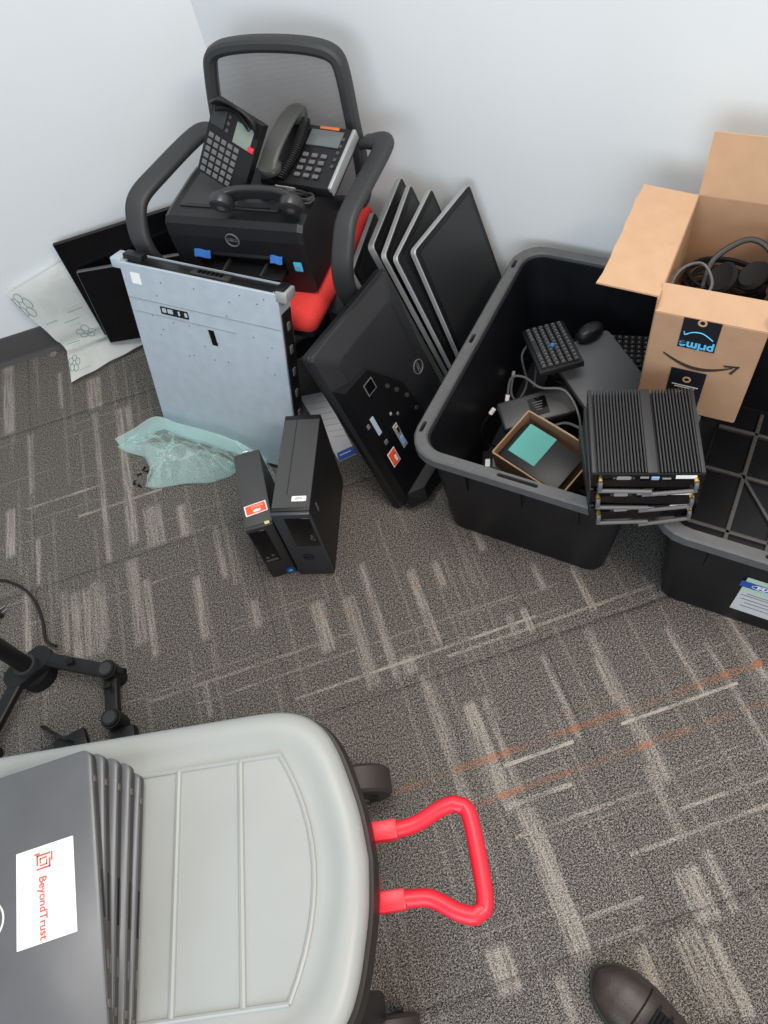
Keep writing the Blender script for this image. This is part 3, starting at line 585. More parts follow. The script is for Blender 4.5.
# ------------------------------------------------------------------ desk phones on the printer
def PRM(x, y, z): return T(PRX, PRY, PZ) @ R(PYAW, 'Z') @ T(x, y, z)
def phone_base(t, w_, d_, stripe=True):
    b = B(); b.loft([[V((x, -d_ / 2, 0)), V((x, d_ / 2, 0)), V((x, d_ / 2, .030)), V((x, -d_ / 2 + .004, .026)), V((x, -d_ / 2, .02))] for x in (-w_ / 2, w_ / 2)]); b.done('housing', black, t)
def handset(t, M, m, name='handset', L_=.20):
    h = bpy.data.objects.new(name, None); 
    P = catmull([(-L_ / 2 + .01, 0, 0), (-L_ / 2 + .035, 0, .020), (-.03, 0, .030), (.03, 0, .030), (L_ / 2 - .035, 0, .020), (L_ / 2 - .01, 0, 0)], 5)
    b = B(); b.strap(P, (0, 1, 0), .042, .020, .009)
    for s in (-1, 1):
        b.loft([[V((s * (L_ / 2 - .024) + r * math.cos(k * PI / 10), r * math.sin(k * PI / 10), z)) for k in range(20)] for r, z in ((.023, .014), (.026, .004), (.025, -.012), (.021, -.016))])
    o = b.done(name, m, t); o.matrix_local = M
    for s in (-1, 1):
        c = B(); c.cyl((s * (L_ / 2 - .024), 0, -.0158), (s * (L_ / 2 - .024), 0, -.0172), .017, 20); q = c.done('speaker_cap', dgrey, o)
        c = B(); c.cyl((s * (L_ / 2 - .024), 0, -.017), (s * (L_ / 2 - .024), 0, -.0180), .008, 14); q = c.done('speaker_dimple', mgrey, o)
    return o
def keypad(t, x0, y0, nx, ny, dx, dy, sx, sy, z, m, rz=0.0):
    b = B()
    for i in range(nx):
        for j in range(ny): b.box((x0 + dx * i, y0 + dy * j, z), (sx, sy, .005), .0014, 1)
    k = b.done('keypad', m, t); k['kind'] = 'stuff'; return k
keym = mat('phone_key', (.055, .056, .058), .4)
# right phone: handset in the cradle, silver edge
p2 = thing('desk_phone', 'black desk phone with silver side stripe and cradled handset, right on the printer', 'phone', M=PRM(.153, .072, .2305) @ R(-8, 'Z') @ R(18, 'X'))
phone_base(p2, .19, .16)
b = B(); b.box((.0935, 0, .022), (.009, .158, .026), .002); b.done('side_stripe', silver, p2)
b = B(); b.box((.028, .048, .0305), (.085, .042, .004), .001); b.done('display', lcd if 0 else mat('dark_display', (.10, .11, .115), .25), p2)
b = B(); b.box((.03, .075, .0315), (.05, .007, .004), .001); b.done('status_strip', mat('copper_strip', (.45, .13, .04), .4), p2)
keypad(p2, -.004, -.052, 3, 4, .024, .018, .015, .010, .0300, mgrey); keypad(p2, .074, -.02, 1, 5, 1, .018, .008, .008, .0295, keym)
plate(p2, 'label', white, .055, .014, T(-.03, -.0805, .012) @ R(90, 'X'))
b = B(); b.box((0, .058, -.012), (.12, .03, .035), .004); b.box((.045, -.01, -.010), (.02, .09, .022), .003); b.done('stand_foot', black, p2)
handset(p2, T(-.066, .018, .046) @ R(90, 'Z') @ R(3, 'Y') @ Matrix.Diagonal((1, 1.12, .62, 1)), sageh)
hp = []
for k in range(30 * 9):
    t_ = k / (30 * 9); c = V((-.026 + .014 * math.sin(t_ * 3) - .02 * t_, .075 - .150 * t_, .050 - .022 * t_ ** 2)); a = k * 2 * PI / 9; hp.append(c + V((.0105 * math.cos(a), 0, .0105 * math.sin(a))))
b = B(); b.tube(hp, .0020, 5); b.done('coiled_cord', black, p2)
# left phone: stood on end against the backrest
pn = V((-.56, -.67, .48)).normalized(); pu = V((.285, .396, .872)); px_ = pu.cross(pn); ca, sa_ = math.cos(.42), math.sin(.42); PHM = frame(V((.008, 1.686, .722)), px_ * ca - pu * sa_, pn) @ Matrix.Scale(.84, 4)
p1 = thing('desk_phone', 'black desk phone with red message lamp tipped upright at the left on the printer', 'phone', M=PHM)
phone_base(p1, .155, .20)
keypad(p1, -.060, -.085, 5, 6, .021, .0185, .0155, .0125, .0290, mat('phone_key_grey', (.11, .112, .115), .4))
b = B(); b.box((.034, .050, .031), (.055, .055, .003), .001); b.done('display', lcd, p1)
keypad(p1, -.018, .04, 1, 3, .016, .018, .010, .010, .0305, keym)
b = B(); b.box((.066, .030, .0315), (.018, .014, .008), .002); b.done('message_lamp', mat('red_lamp', (.6, .03, .05), .3), p1)
b = B(); b.box((-.05, .065, .03), (.045, .06, .006), .002); b.done('handset_cradle', dgrey, p1)
b = B(); b.strap(catmull([(-.07, .085, .03), (-.04, .105, .05), (.01, .112, .055), (.055, .10, .04), (.07, .07, .02)], 5), (0, .3, 1), .035, .008, .003); b.done('hook_cover', black, p1)
hp = []
for k in range(20 * 8):
    t_ = k / (20 * 8); c = V((-.055 + .11 * t_, .080 + .02 * math.sin(t_ * PI), .048)); a = k * 2 * PI / 8; hp.append(c + V((0, .007 * math.cos(a), .007 * math.sin(a))))
b = B(); b.tube(hp, .0019, 5); b.done('coiled_cord', black, p1)
hs = thing('phone_handset', 'loose black phone handset lying along the front of the printer top', 'handset', M=PRM(.076, -.086, .234) @ R(3, 'Z') @ R(-62, 'X'))
handset(hs, Matrix.Diagonal((1.1, 1.2, .85, 1)), mat('handset_black', (.022, .023, .025), .35), 'grip', .205)
for k, (c, s, lb) in enumerate((((.085, -.020), 3, 'coiled thin black cord lying on the printer behind the loose handset'), ((.160, -.028), 5, 'bundled black cord on the printer below the right phone'))):
    P = [PRM(*p).translation for p in coil((c[0], c[1], .208), .030, .016, 5, .010, s)]
    cable('cable', lb, P, .0026, black if k == 0 else dgrey, 3, ends=((1, silver, .004, .014),) if k == 0 else ())

# ------------------------------------------------------------------ rack server leaning on the chair
so = V((-.177, 1.516, .544)); sx = V((.774, -.632, -.039)); sz = V((.18, .16, .971)); SL = .55
SMX = frame(so, sx, sz); szz = SMX.to_3x3() @ V((0, 0, 1)); SMX = T(0, 0, .011) @ T(*(-szz * (SL - .002))) @ SMX
sv = thing('rack_server', 'silver steel rack server stood on end and leaning back against the red chair', 'server', M=SMX)
sw, st = .44, .054
b = B(); b.box((0, st / 2, SL / 2 - .003), (sw, st, SL - .006), .0015, 1); case = b.done('case', steel, sv)
c1 = B(); c1.box((0, st / 2 + .001, SL), (sw - .03, st - .010, .03)); c2 = B(); c2.prism([(-.007, -.022), (.012, -.022), (.007, .024), (-.012, .024)], -.004, .006, T(.016, 0, SL - .168) @ R(90, 'X')); cut(case, [c1, c2])
b = B(); b.box((.016, .0034, SL - .168), (.028, .0012, .056)); b.done('vent_recess', gloss, sv)
b = B(); b.box((0, st / 2 + .001, SL - .015), (sw - .036, st - .014, .012), .001); fb = b.done('front_bezel', black, sv)
b = B(); b.box((.03, st / 2 - .004, SL - .008), (.105, .020, .012), .002); dr = b.done('drive_tray', dgrey, sv)
for k in range(6): b = B(); b.box((.0 + k * .012, st / 2 - .004, SL - .0015), (.008, .012, .003)); b.done('vent_slot', gloss, dr)
for s in (-1, 1):
    b = B(); b.box((s * .229, st / 2 - .006, SL - .012), (.030, st - .010, .026), .003); b.done('mounting_ear', steel if s < 0 else silver, sv)
b = B(); b.box((-.182, st / 2 - .006, SL + .006), (.055, .026, .014), .003); b.done('ear_latch', black, sv)
b = B(); b.box((.222, st / 2 - .002, SL - .004), (.026, st - .014, .016), .003); b.done('ear_latch', black, sv)
plate(sv, 'label', white, .028, .030, T(-.178, -.0005, SL - .042) @ R(90, 'X'))
b = B(); b.box((0, -.0006, SL - .098), (sw - .004, .0014, .0018)); b.box((-.06, -.0006, SL - .135), (.30, .0014, .0014)); b.done('cover_seam', silver, sv)
lb = plate(sv, 'diagram_label', black, .082, .021, T(-.085, -.0006, SL - .117) @ R(90, 'X'))
for x, w_ in ((-.030, .012), (-.012, .016), (.034, .008), (.014, .006)): plate(lb, 'diagram_mark', steel, w_, .012, T(x, .001, .0006))
b = B()
for k, (x, z) in enumerate([(random.Random(k).uniform(-.2, .2), random.Random(k + 50).uniform(.30, .53)) for k in range(26)]): b.cyl((x, .0005, z), (x, -.0008, z), .0016, 6)
bs_ = b.done('rivets', dgrey, sv); bs_['kind'] = 'stuff'
b = B(); b.box((sw / 2 + .001, st / 2, SL * .47), (.004, st - .012, SL * .84), .001); rail = b.done('side_rail', black, sv)
for k in range(7): b = B(); b.box((sw / 2 + .004, st / 2, .06 + k * .065), (.004, .012, .022), .001); b.done('rail_clip', mgrey, rail)

# ------------------------------------------------------------------ aqua plastic bag round its foot
bg = thing('plastic_bag', 'crumpled translucent aqua plastic bag on the carpet at the foot of the server', 'bag', (-.40, 1.47, 0))
bd = [(-.612, 1.610, .006), (-.53, 1.605, .035), (-.438, 1.556, .105), (-.384, 1.507, .10), (-.303, 1.438, .11), (-.228, 1.370, .105), (-.176, 1.300, .09), (-.168, 1.262, .012), (-.215, 1.315, .006), (-.262, 1.375, .008), (-.30, 1.36, .004), (-.361, 1.362, .004), (-.43, 1.388, .006), (-.515, 1.405, .004), (-.545, 1.425, .006), (-.520, 1.475, .006), (-.535, 1.535, .006), (-.585, 1.575, .006)]
bcen = V((-.37, 1.475, 0)); NB = 72
bdp = []
m_ = len(bd)
for i in range(m_):
    for k in range(NB // m_): bdp.append(V(bd[i]).lerp(V(bd[(i + 1) % m_]), k / (NB // m_)))
def bagpt(i, r):
    q = bdp[i]; p = V((bcen.x, bcen.y, 0)).lerp(V((q.x, q.y, 0)), r); z = q.z * r ** 1.3 + .062 * (1 - r ** 2) ** .6 * (0.9 if r > .05 else 1)
    n_ = noise.noise(V((p.x * 13, p.y * 13, 1.3))) ; n2 = abs(noise.noise(V((p.x * 30 + 9, p.y * 24, 4.1)))); n3 = 1 - abs(noise.noise(V((p.x * 17 - 3, p.y * 19 + 5, 8.2)))) * 2.2; z += (.05 * n_ + .045 * (n2 - .25) + .030 * (n3 - .5)) * math.sin(PI * min(1, r * .95 + .05)) ** .6
    return V((p.x, p.y, max(z, .004))) - V(bg.location)
b = B(); rings = [[bagpt(i, r) for i in range(len(bdp))] for r in [.06 + .94 * (k / 14) for k in range(15)]]
b.loft(rings, cap=False); vs = [v for v in b.bm.verts][:len(bdp)]; b.bm.verts.ensure_lookup_table(); b.bm.faces.new([b.bm.verts[i] for i in range(len(bdp))]); b.done('film', bagm, bg, 14)
b = B(); b.loft([[V((p.x, p.y, .003)) - V(bg.location) for p in [V((bcen.x, bcen.y, 0)).lerp(q, r * (.96 if q.z < .02 else .86)) for q in bdp]] for r in (.05, 1)], cap=False); b.done('film_underside', bagm, bg)
# raised hem fold running along the top of the bag
b = B(); hem = catmull([V(p) - V(bg.location) for p in ((-.600, 1.606, .015), (-.53, 1.590, .045), (-.446, 1.546, .108), (-.392, 1.498, .108), (-.308, 1.425, .112), (-.233, 1.355, .105), (-.180, 1.292, .088))], 6)
b.strap(hem, (.3, -.5, -.85), .045, .003, .0012); b.done('hem_fold', bagm, bg)
for k, (px, py) in enumerate(((-.560, 1.478), (-.575, 1.452), (-.533, 1.480), (-.540, 1.496), (-.562, 1.437))):
    s_ = thing('screw', 'small black screw on the carpet left of the aqua bag, ' + ('farthest toward the wall', 'leftmost of the five', 'between bag and others', 'touching the bag edge', 'nearest the camera')[k], 'screw', (px, py, .0035), k * 77, 'loose screws beside the bag')
    b = B(); b.cyl((0, 0, 0), (.010, 0, 0), .0022, 8); b.done('shank', blackm, s_); b = B(); b.cyl((-.004, 0, .0005), (0, 0, .0005), .0044, 10); b.done('head', black, s_)

# ------------------------------------------------------------------ desktop computers standing on edge
d1 = thing('desktop_computer', 'larger black desktop computer tower with white sticker on top, standing right of the thin one', 'computer', (-.0895, 1.104, 0), -19.6)
w_, d_, h_ = .090, .284, .290
b = B(); b.box((0, .003, h_ / 2), (w_, d_ - .006, h_), .0025); b.done('case', mat('pc_case', (.010, .010, .011), .45, spec=.35, bump=.1, bscale=900), d1)
b = B(); b.box((0, 0, h_ + .0005), (w_ - .002, d_ - .03, .002), .0006, 1); tp = b.done('top_cover', mat('pc_top', (.040, .041, .042), .5, bump=.1, bscale=900), d1)
b = B(); b.box((-.012, .02, h_ + .0016), (.0016, d_ - .06, .001)); b.done('cover_groove', black, d1)
b = B(); b.box((0, -d_ / 2 + .001, h_ / 2), (w_, .010, h_ - .002), .003); b.done('front_bezel', mat('pc_bezel', (.034, .038, .050), .4, var=.1, vscale=500), d1)
b = B(); b.box((.012, -d_ / 2 - .0045, h_ * .73), (.058, .003, .125), .001); pan = b.done('drive_panel', gloss, d1)
for x, z, a in ((.030, .195, .012), (.027, .185, .007), (.033, .180, .005)): b = B(); b.box((x, -d_ / 2 - .0065, z), (.004, .001, a)); b.done('port', mgrey, pan)
ring_logo(d1, T(-.002, -d_ / 2 - .0045, .095) @ R(90, 'X'), .013, black, .002)
st_ = plate(d1, 'sticker', white, .034, .014, T(.018, -.105, h_ + .0022)); text('EPA', .010, mgrey, st_, T(0, 0, .001))
b = B(); b.box((w_ / 2 + .0006, -.09, h_ * .80), (.002, .008, .03), .0005, 1); b.done('side_latch', mgrey, d1)
d2 = thing('desktop_computer', 'thin black desktop computer standing on edge with an orange sticker on top', 'computer', (-.2125, 1.113, 0), -3)
w_, d_, h_ = .066, .226, .238
b = B(); b.box((0, .003, h_ / 2), (w_, d_ - .006, h_), .0022); b.done('case', mat('pc_case_dark', (.040, .041, .042), .5, bump=.1, bscale=900), d2)
b = B(); b.box((0, -d_ / 2 + .002, h_ / 2), (w_, .010, h_ - .002), .0025); b.done('front_bezel', dgrey, d2)
b = B(); b.box((-.010, -d_ / 2 - .0035, h_ * .63), (.040, .003, .150), .001); pan = b.done('drive_panel', gloss, d2)
for x, z, sx_, sz_ in ((-.018, .105, .007, .006), (-.003, .110, .006, .006), (-.010, .090, .030, .006), (-.018, .09, .008, .008)): b = B(); b.box((x, -d_ / 2 - .0055, z), (sx_, .001, sz_)); b.done('port', mgrey, pan)
plate(d2, 'badge_sticker', blue, .022, .020, T(.018, -d_ / 2 - .0032, .016) @ R(90, 'X')); plate(d2, 'badge_sticker', cyan, .010, .008, T(.018, -d_ / 2 - .0045, .016) @ R(90, 'X'))
os_ = plate(d2, 'sticker', white, .054, .030, T(.0, -.062, h_ + .0005) @ R(4, 'Z')); plate(os_, 'orange_print', orange, .048, .025, T(0, 0, .0006)); plate(os_, 'label_print', white, .018, .007, T(.002, -.006, .0010)); 
for k in range(2): plate(os_, 'fine_print', mat('faded_orange', (.85, .32, .22), .5), .03, .002, T(.004, .004 + .004 * k, .0010), r=.0008)
plate(d2, 'yellow_tag', mat('yellow_tag', (.6, .6, .25), .5), .012, .008, T(.020, -d_ / 2 + .004, h_ + .0006))
b = B(); b.tube([(-.006, d_ / 2 - .004, h_), (-.006, d_ / 2 - .004, h_ + .008), (.006, d_ / 2 - .004, h_ + .008), (.006, d_ / 2 - .004, h_)], .0015, 6); b.done('lock_loop', chrome, d2)
pp = thing('booklet', 'white printed booklet with a blue footer lying on the carpet beside the tower', 'booklet', (.012, 1.43, 0), 0)
b = B(); b.prism([(-.055, .140), (.018, .128), (.048, -.133), (-.005, -.140)], .001, .006); b.done('cover', paperm, pp)
b = B(); b.prism([(-.004, -.112), (.0445, -.105), (.048, -.133), (-.005, -.140)], .006, .0068); bf = b.done('blue_footer', mat('booklet_blue', (.03, .10, .42), .5), pp)
b = B(); b.prism([(.002, -.122), (.036, -.117), (.0363, -.120), (.002, -.125)], .0068, .0072); b.done('footer_print', white, pp)
b = B()
for k in range(7): b.prism([(-.03 + k * .005, .10 - k * .025), (.015 + k * .004, .092 - k * .025), (.015 + k * .004, .0895 - k * .025), (-.03 + k * .005, .0975 - k * .025)], .006, .0064)
b.done('fine_print', mat('grey_ink', (.40, .40, .45), .6), pp)

# ------------------------------------------------------------------ monitors filed beside the chair
MXD = V((.752, .658, 0)); MZD = V((-.112, .12, .5)).normalized()
def mon_frame(near_top, L_, xd=None):
    """near top corner -> frame at the near bottom corner: X along the short edge, Z up the long edge, -Y the side in view"""
    M = frame(near_top, xd or MXD, MZD); z = M.to_3x3() @ V((0, 0, 1)); return T(*(-z * L_)) @ M
def make_monitor(label, near_top, wd, L_, th=.017, side=silver, xd=None):
    t = thing('monitor', label, 'monitor', M=mon_frame(V(near_top), L_, V(xd) if xd else None), group='monitors filed between the chair and the tote')
    b = B(); b.loft([[V((wd / 2 + x, y, L_ / 2 + z)) for x, z in rrect(wd - i, L_ - i, .012, 4)] for y, i in ((th, .004), (th - .002, 0), (.002, 0), (0, .003))]); b.done('housing', side, t)
    b = B(); b.loft([[V((wd / 2 + x, y, L_ / 2 + z)) for x, z in rrect(wd - i, L_ - i, .010, 4)] for y, i in ((.0, .005), (-.001, .006))]); b.done('bezel', black, t)
    b = B(); b.box((wd / 2, -.0012, L_ / 2), (wd - .034, .001, L_ - .034)); b.done('screen', screenm, t)
    return t
make_monitor('grey-edged monitor nearest the chair arm, standing on end behind the others', (.190, 1.521, .424), .24, .44, .014, xd=(.5, .866, 0))
make_monitor('second thin monitor from the chair, standing on end with rounded near corner', (.246, 1.482, .508), .275, .525, xd=(.535, .845, 0))
make_monitor('middle thin monitor of the filed row, its near edge along the back-turned monitor', (.263, 1.436, .508), .275, .525, .014, xd=(.515, .857, 0))
make_monitor('fourth thin monitor from the chair, right behind the one with its whole screen showing', (.285, 1.416, .506), .27, .525, .013, xd=(.60, .80, 0))
make_monitor('monitor standing on end next to the open tote with its dark screen showing', (.331, 1.424, .503), .275, .525, .015)
# the big monitor turned with its back out
TLc, TRc = V((.0105, 1.19, .506)), V((.250, 1.40, .506)); bw = (TRc - TLc).length; bL = .526
bm_ = thing('monitor', 'black monitor stood on end with its rear ports and orange sticker facing out', 'monitor', M=mon_frame(TLc, bL))
def MR(w1, l1, y, r=.012, cx=0, cz=0): return [V((bw / 2 + cx + x, y, bL / 2 + cz + z)) for x, z in rrect(w1, l1, r, 4)]
bkm = mat('monitor_back', (.013, .0135, .016), .36, bump=.08, bscale=900)
b = B(); b.loft([MR(bw - .004, bL - .004, .022), MR(bw, bL, .020), MR(bw, bL, .004), MR(bw - .004, bL - .004, .002)]); b.done('bezel', black, bm_)
b = B(); b.box((bw / 2, .0225, bL / 2), (bw - .04, .002, bL - .04)); b.done('screen', screenm, bm_)
b = B(); b.loft([MR(bw - .006, bL - .006, .003), MR(bw - .012, bL - .012, -.006), MR(bw - .09, bL - .10, -.022, .02, .0, 0), MR(bw - .10, bL - .11, -.024, .02, 0, 0)]); b.done('rear_shell', bkm, bm_)
# raised connector block in the lower middle, recessed ports
b = B(); b.loft([[V((x, y, z)) for x, z in ((.006, .03), (.17, .03), (.215, .12), (.19, .30), (.105, .418), (.006, .424))] if y > -.02 else [V((x, y, z)) for x, z in ((.014, .04), (.162, .04), (.203, .12), (.18, .295), (.10, .408), (.014, .414))] for y in (-.006, -.036)])
cov = b.done('port_cover', mat('monitor_cover', (.005, .005, .006), .35, spec=.3), bm_)
def onback(nm, m, x, z, sx_, sz_, th=.003, y=-.036, par=cov): b = B(); b.box((x, y - th / 2, z), (sx_, th, sz_), min(.001, th * .3), 1); return b.done(nm, m, par)
ol = onback('sticker', white, .043, .172, .030, .046, .0008); onback('orange_print', orange, .043, .172, .026, .042, .0016, par=ol); onback('label_print', white, .048, .166, .008, .018, .0022, par=ol)
onback('port_plate', silver, .092, .200, .018, .075, .003); onback('port', lblue, .092, .185, .010, .025, .005); onback('port', gold, .093, .220, .009, .018, .005)
onback('port', mat('port_grey', (.30, .36, .45), .4), .042, .283, .013, .055, .003); onback('port', mgrey, .022, .30, .010, .012); onback('port', mgrey, .045, .225, .012, .012); onback('port', mgrey, .118, .25, .008, .008); onback('port', silver, .099, .268, .007, .007)
onback('rating_label', mgrey, .085, .370, .034, .034, .0006); onback('rating_label_print', gloss, .085, .370, .028, .028, .0012)
for x, z in ((.171, .262), (.150, .30), (.18, .21), (.13, .33)): b = B(); b.cyl((x, -.036, z), (x, -.040, z), .006, 10); b.done('mount_screw', dgrey, cov)
ring_logo(bm_, T(bw - .062, -.0246, bL - .25) @ R(90, 'X') @ R(90, 'Z'), .018, mgrey)
b = B(); b.loft([[V((x, y, z)) for x, z in ((.012, .002), (.29, .002), (.29, .075), (.012, .055))] if k == 0 else [V((x, y, z)) for x, z in ((.05, .004), (.27, .004), (.27, .055), (.06, .045))] for k, y in ((0, -.030), (1, -.062))]); b.done('lower_housing', black, bm_)

# ------------------------------------------------------------------ packing sheet and the two panels at the left wall
ps = thing('packing_sheet', 'pale folded packing pouch with green printed outlines propped between wall and carpet', 'packing', (-.65, 2.05, 0))
Lb = catmull([(-.800, 2.118, .262), (-.775, 2.108, .15), (-.752, 2.100, .075), (-.735, 2.085, .035), (-.728, 2.03, .030), (-.729, 1.930, .022)], 5)
Rb = catmull([(-.46, 2.118, .345), (-.45, 2.108, .18), (-.445, 2.100, .085), (-.44, 2.090, .035), (-.448, 2.06, .030), (-.462, 2.005, .022)], 5)
def shp(u, v, off=0.0):
    k = v * (len(Lb) - 1); i = min(int(k), len(Lb) - 2); f = k - i; a = Lb[i].lerp(Lb[i + 1], f); c = Rb[i].lerp(Rb[i + 1], f); p = a.lerp(c, u)
    n_ = V((0, -1, .25)) if v < .5 else V((0, -.25, 1)); n_.normalize()
    return p + n_ * (off + .006 * noise.noise(V((u * 5, v * 7, 2))) + .004 * math.sin(v * 18)) - V(ps.location)
b = B(); b.grid(lambda u, v: shp(u, v), 24, 40); bmesh.ops.solidify(b.bm, geom=b.bm.faces[:], thickness=.018); b.done('pouch', wrap, ps, 60)
def onsheet(cu, cv, fn, n): return [shp(cu + fn(k)[0], cv + fn(k)[1], .003) for k in range(n)]
for cu, cv, s in ((.33, .47, 1.0), (.04, .10, .8), (.07, .86, .7)):
    for q in range(5):
        a0 = q * 2 * PI / 5
        pts = [(cu + .062 * s * math.cos(a0) + .038 * s * math.cos(k * PI / 6), cv + .060 * s * math.sin(a0) + .037 * s * math.sin(k * PI / 6)) for k in range(12)]
        pts = [(min(max(x, .0), 1), min(max(y, 0), 1)) for x, y in pts]
        b = B(); b.tube([shp(x, y, .0025) for x, y in pts], .0009, 4, closed=True); b.done('printed_outline', inkg, ps)
for k in range(11):
    cu, cv, l = ((.30, .20, .22), (.32, .235, .16), (.05, .52, .12), (.05, .56, .14), (.08, .60, .10), (.22, .30, .16), (.30, .64, .30), (.36, .67, .18), (.12, .93, .14), (.06, .26, .12), (.24, .34, .12))[k]
    b = B(); b.tube([shp(cu + l * j / 6, cv, .0025) for j in range(7)], .0009, 4); b.done('printed_line', inkg if k % 2 else greenp, ps)
def panel(label, M, wd, hh, th=.018, glossy=False, top=None):
    t = thing('monitor', label, 'monitor', M=M, group='monitors against the left wall')
    b = B(); b.box((wd / 2, th / 2, hh / 2), (wd, th, hh), .004, 3); b.done('housing', black if not top else top, t)
    b = B(); b.box((wd / 2, -.0006, hh / 2), (wd - .006, .0016, hh - .006), .0005, 1); b.done('bezel', gloss, t)
    b = B(); b.box((wd / 2, -.0018, hh / 2 + .006), (wd - .03, .0012, hh - .045)); b.done('screen', gloss, t)
    return t
panel('taller black flat monitor leaning on the left wall behind the chair arm', frame(V((-.592, 2.066, .045)), (1, .0, 0), V((0, .037, .335))), .53, .337, .014)
panel('shorter black flat monitor with grey top edge propped on the packing pouch', frame(V((-.578, 2.020, .047)), (.974, -.225, 0), V((0, .055, .245))), .38, .252, .017, top=mgrey)

# ------------------------------------------------------------------ rolling storage box with red handle
CY = -10.0; LZ = .50
ct = thing('rolling_box', 'wheeled black storage box with pale grey lid and red pull handle in the foreground', 'storage box', (-.144 - .172 * .02 * 0, .185 + .02, 0), CY)
hw = .237; CL = .86
def lid_outline(ins, z):
    hp = [(p.x, p.y) for p in catmull([(0, 0, 0), (-.006, .06, 0), (-.017, .11, 0), (-.032, .16, 0), (-.052, .197, 0), (-.085, .224, 0), (-.13, .2355, 0), (-.2, .237, 0)], 4)]
    full = [(x, -y) for x, y in reversed(hp[1:])] + hp; full = full + [(-CL - x, y) for x, y in reversed(full)]
    out = []
    cx = -CL / 2
    for x, y in full: out.append(V((cx + (x - cx) * (1 - ins / (CL / 2)), y * (1 - ins / hw), z)))
    return out
b = B(); b.loft([lid_outline(i, z) for i, z in ((.014, LZ - .045), (.0, LZ - .043), (-.002, LZ - .018), (.003, LZ - .007), (.012, LZ - .001), (.020, LZ), (.036, LZ - .0005), (.042, LZ - .005), (.06, LZ - .006))]); b.done('lid', lidg, ct, 50)
RZ = LZ - .006
def ridge(P, r=.0042, nm='lid_ridge'): b = B(); b.tube([V((x, y, RZ)) for x, y in P], r, 8, flat=1.0); b.done(nm, lidg, ct)
arcp = [(-.075 - .045 * (y / .165) ** 2, y) for y in [-.165 + .33 * k / 12 for k in range(13)]]
ridge(arcp + [(-.12, .165), (-CL + .12, .165)]); ridge([(-.12, -.165), (-CL + .12, -.165)])
for x in (-.183, -.283, -.383, -.483, -.583, -.683): ridge([(x, -.163), (x, .163)], .005)
b = B(); b.loft([lid_outline(i, z) for i, z in ((.085, .075), (.08, .08), (.030, LZ - .20), (.002, LZ - .11), (-.010, LZ - .075), (-.006, LZ - .046), (.02, LZ - .044))]); b.done('body', mat('rolling_box_black', (.013, .012, .012), .5, bump=.1), ct)
b = B(); b.box((-.07, -.185, .27), (.05, .05, .30), .01); b.done('corner_post', black, ct)
for s in (1, -1):
    cx, cy = -.058, s * .215 - .012
    b = B(); b.loft([[V((cx + r * math.cos(k * PI / 16), cy + y, .062 + r * math.sin(k * PI / 16))) for k in range(32)] for r, y in ((.040, -.030), (.056, -.028), (.062, -.022), (.062, .022), (.056, .028), (.040, .030))]); wh = b.done('wheel', wheelm, ct)
    for s2 in (-1, 1):
        b = B(); b.cyl((cx, cy + s2 * .0295, .062), (cx, cy + s2 * .033, .062), .034, 24); b.done('hub_cap', black, wh)
        b = B(); b.cyl((cx, cy + s2 * .031, .062), (cx, cy + s2 * .036, .062), .012, 14); b.done('axle_end', mgrey, wh)
hz = LZ - .095
hnd = B(); Ph = catmull([(.005, .045, hz), (.045, .045, hz), (.076, .050, hz), (.112, .064, hz + .004), (.136, .069, hz + .006)], 5) + catmull([(.152, .062, hz + .006), (.159, .04, hz + .006), (.161, -.05, hz + .006), (.157, -.082, hz + .006)], 5) + catmull([(.140, -.090, hz + .006), (.115, -.080, hz + .004), (.080, -.058, hz), (.045, -.054, hz), (.005, -.054, hz)], 5)
hnd.tube(Ph, .0132, 12); ho = hnd.done('pull_handle', redp, ct)
b = B(); b.box((.016, .045, hz), (.055, .030, .028), .004); b.done('handle_socket', redp, ho); b = B(); b.box((.016, -.054, hz), (.055, .030, .028), .004); b.done('handle_socket', redp, ho); b = B(); b.box((-.002, -.004, hz), (.014, .12, .024), .003); b.done('handle_bar', redp, ho)

# ------------------------------------------------------------------ laptops stacked on the lid
def make_laptop(label, corner, yaw, z, k):
    """corner: far right corner of the footprint"""
    t = thing('laptop', label, 'laptop', (corner[0], corner[1], z), yaw, 'closed laptops stacked on the grey lid')
    lw, ld = .262, .378
    def rg(i, zz, r=.014): return [V((-lw / 2 + x, -ld / 2 + y, zz)) for x, y in rrect(lw - i, ld - i, r, 5)]
    b = B(); b.loft([rg(.010, .001), rg(.0, .004), rg(0, .0125)]); b.done('base', lapd, t)
    b = B(); b.loft([rg(.004, .0125), rg(.004, .0135)]); b.done('gap_strip', gloss, t)
    b = B(); b.loft([rg(.0, .0136), rg(0, .0195), rg(.004, .021)]); b.done('lid', lapg, t)
    for y in (-.045, -.33): b = B(); b.box((-.004, y, .013), (.012, .010, .007), .001); b.done('hinge_end', mat('hinge_brown', (.10, .085, .08), .5), t)
    b = B(); b.box((.0003, -.20, .008), (.001, .06, .004)); b.done('port', gloss, t)
    b = B(); b.box((.0003, -.28, .008), (.001, .022, .004)); b.done('port', mgrey, t)
    return t
LT = LZ + .0005
names = ['lowest closed laptop of the stack on the grey lid, showing a thin dark edge', 'second closed laptop from the bottom of the stack on the grey lid', 'middle closed laptop of the stack on the grey lid', 'closed laptop just under the top one on the grey lid', 'top closed grey laptop carrying a white logo sticker']
for k, (cx, cy, yw) in enumerate(((-.4465, .428, -8.5), (-.452, .440, -7.5), (-.462, .446, -6.5), (-.474, .452, -4.0), (-.4835, .455, -.6))):
    lp = make_laptop(names[k], (cx, cy), yw, LT + .0212 * k, k)
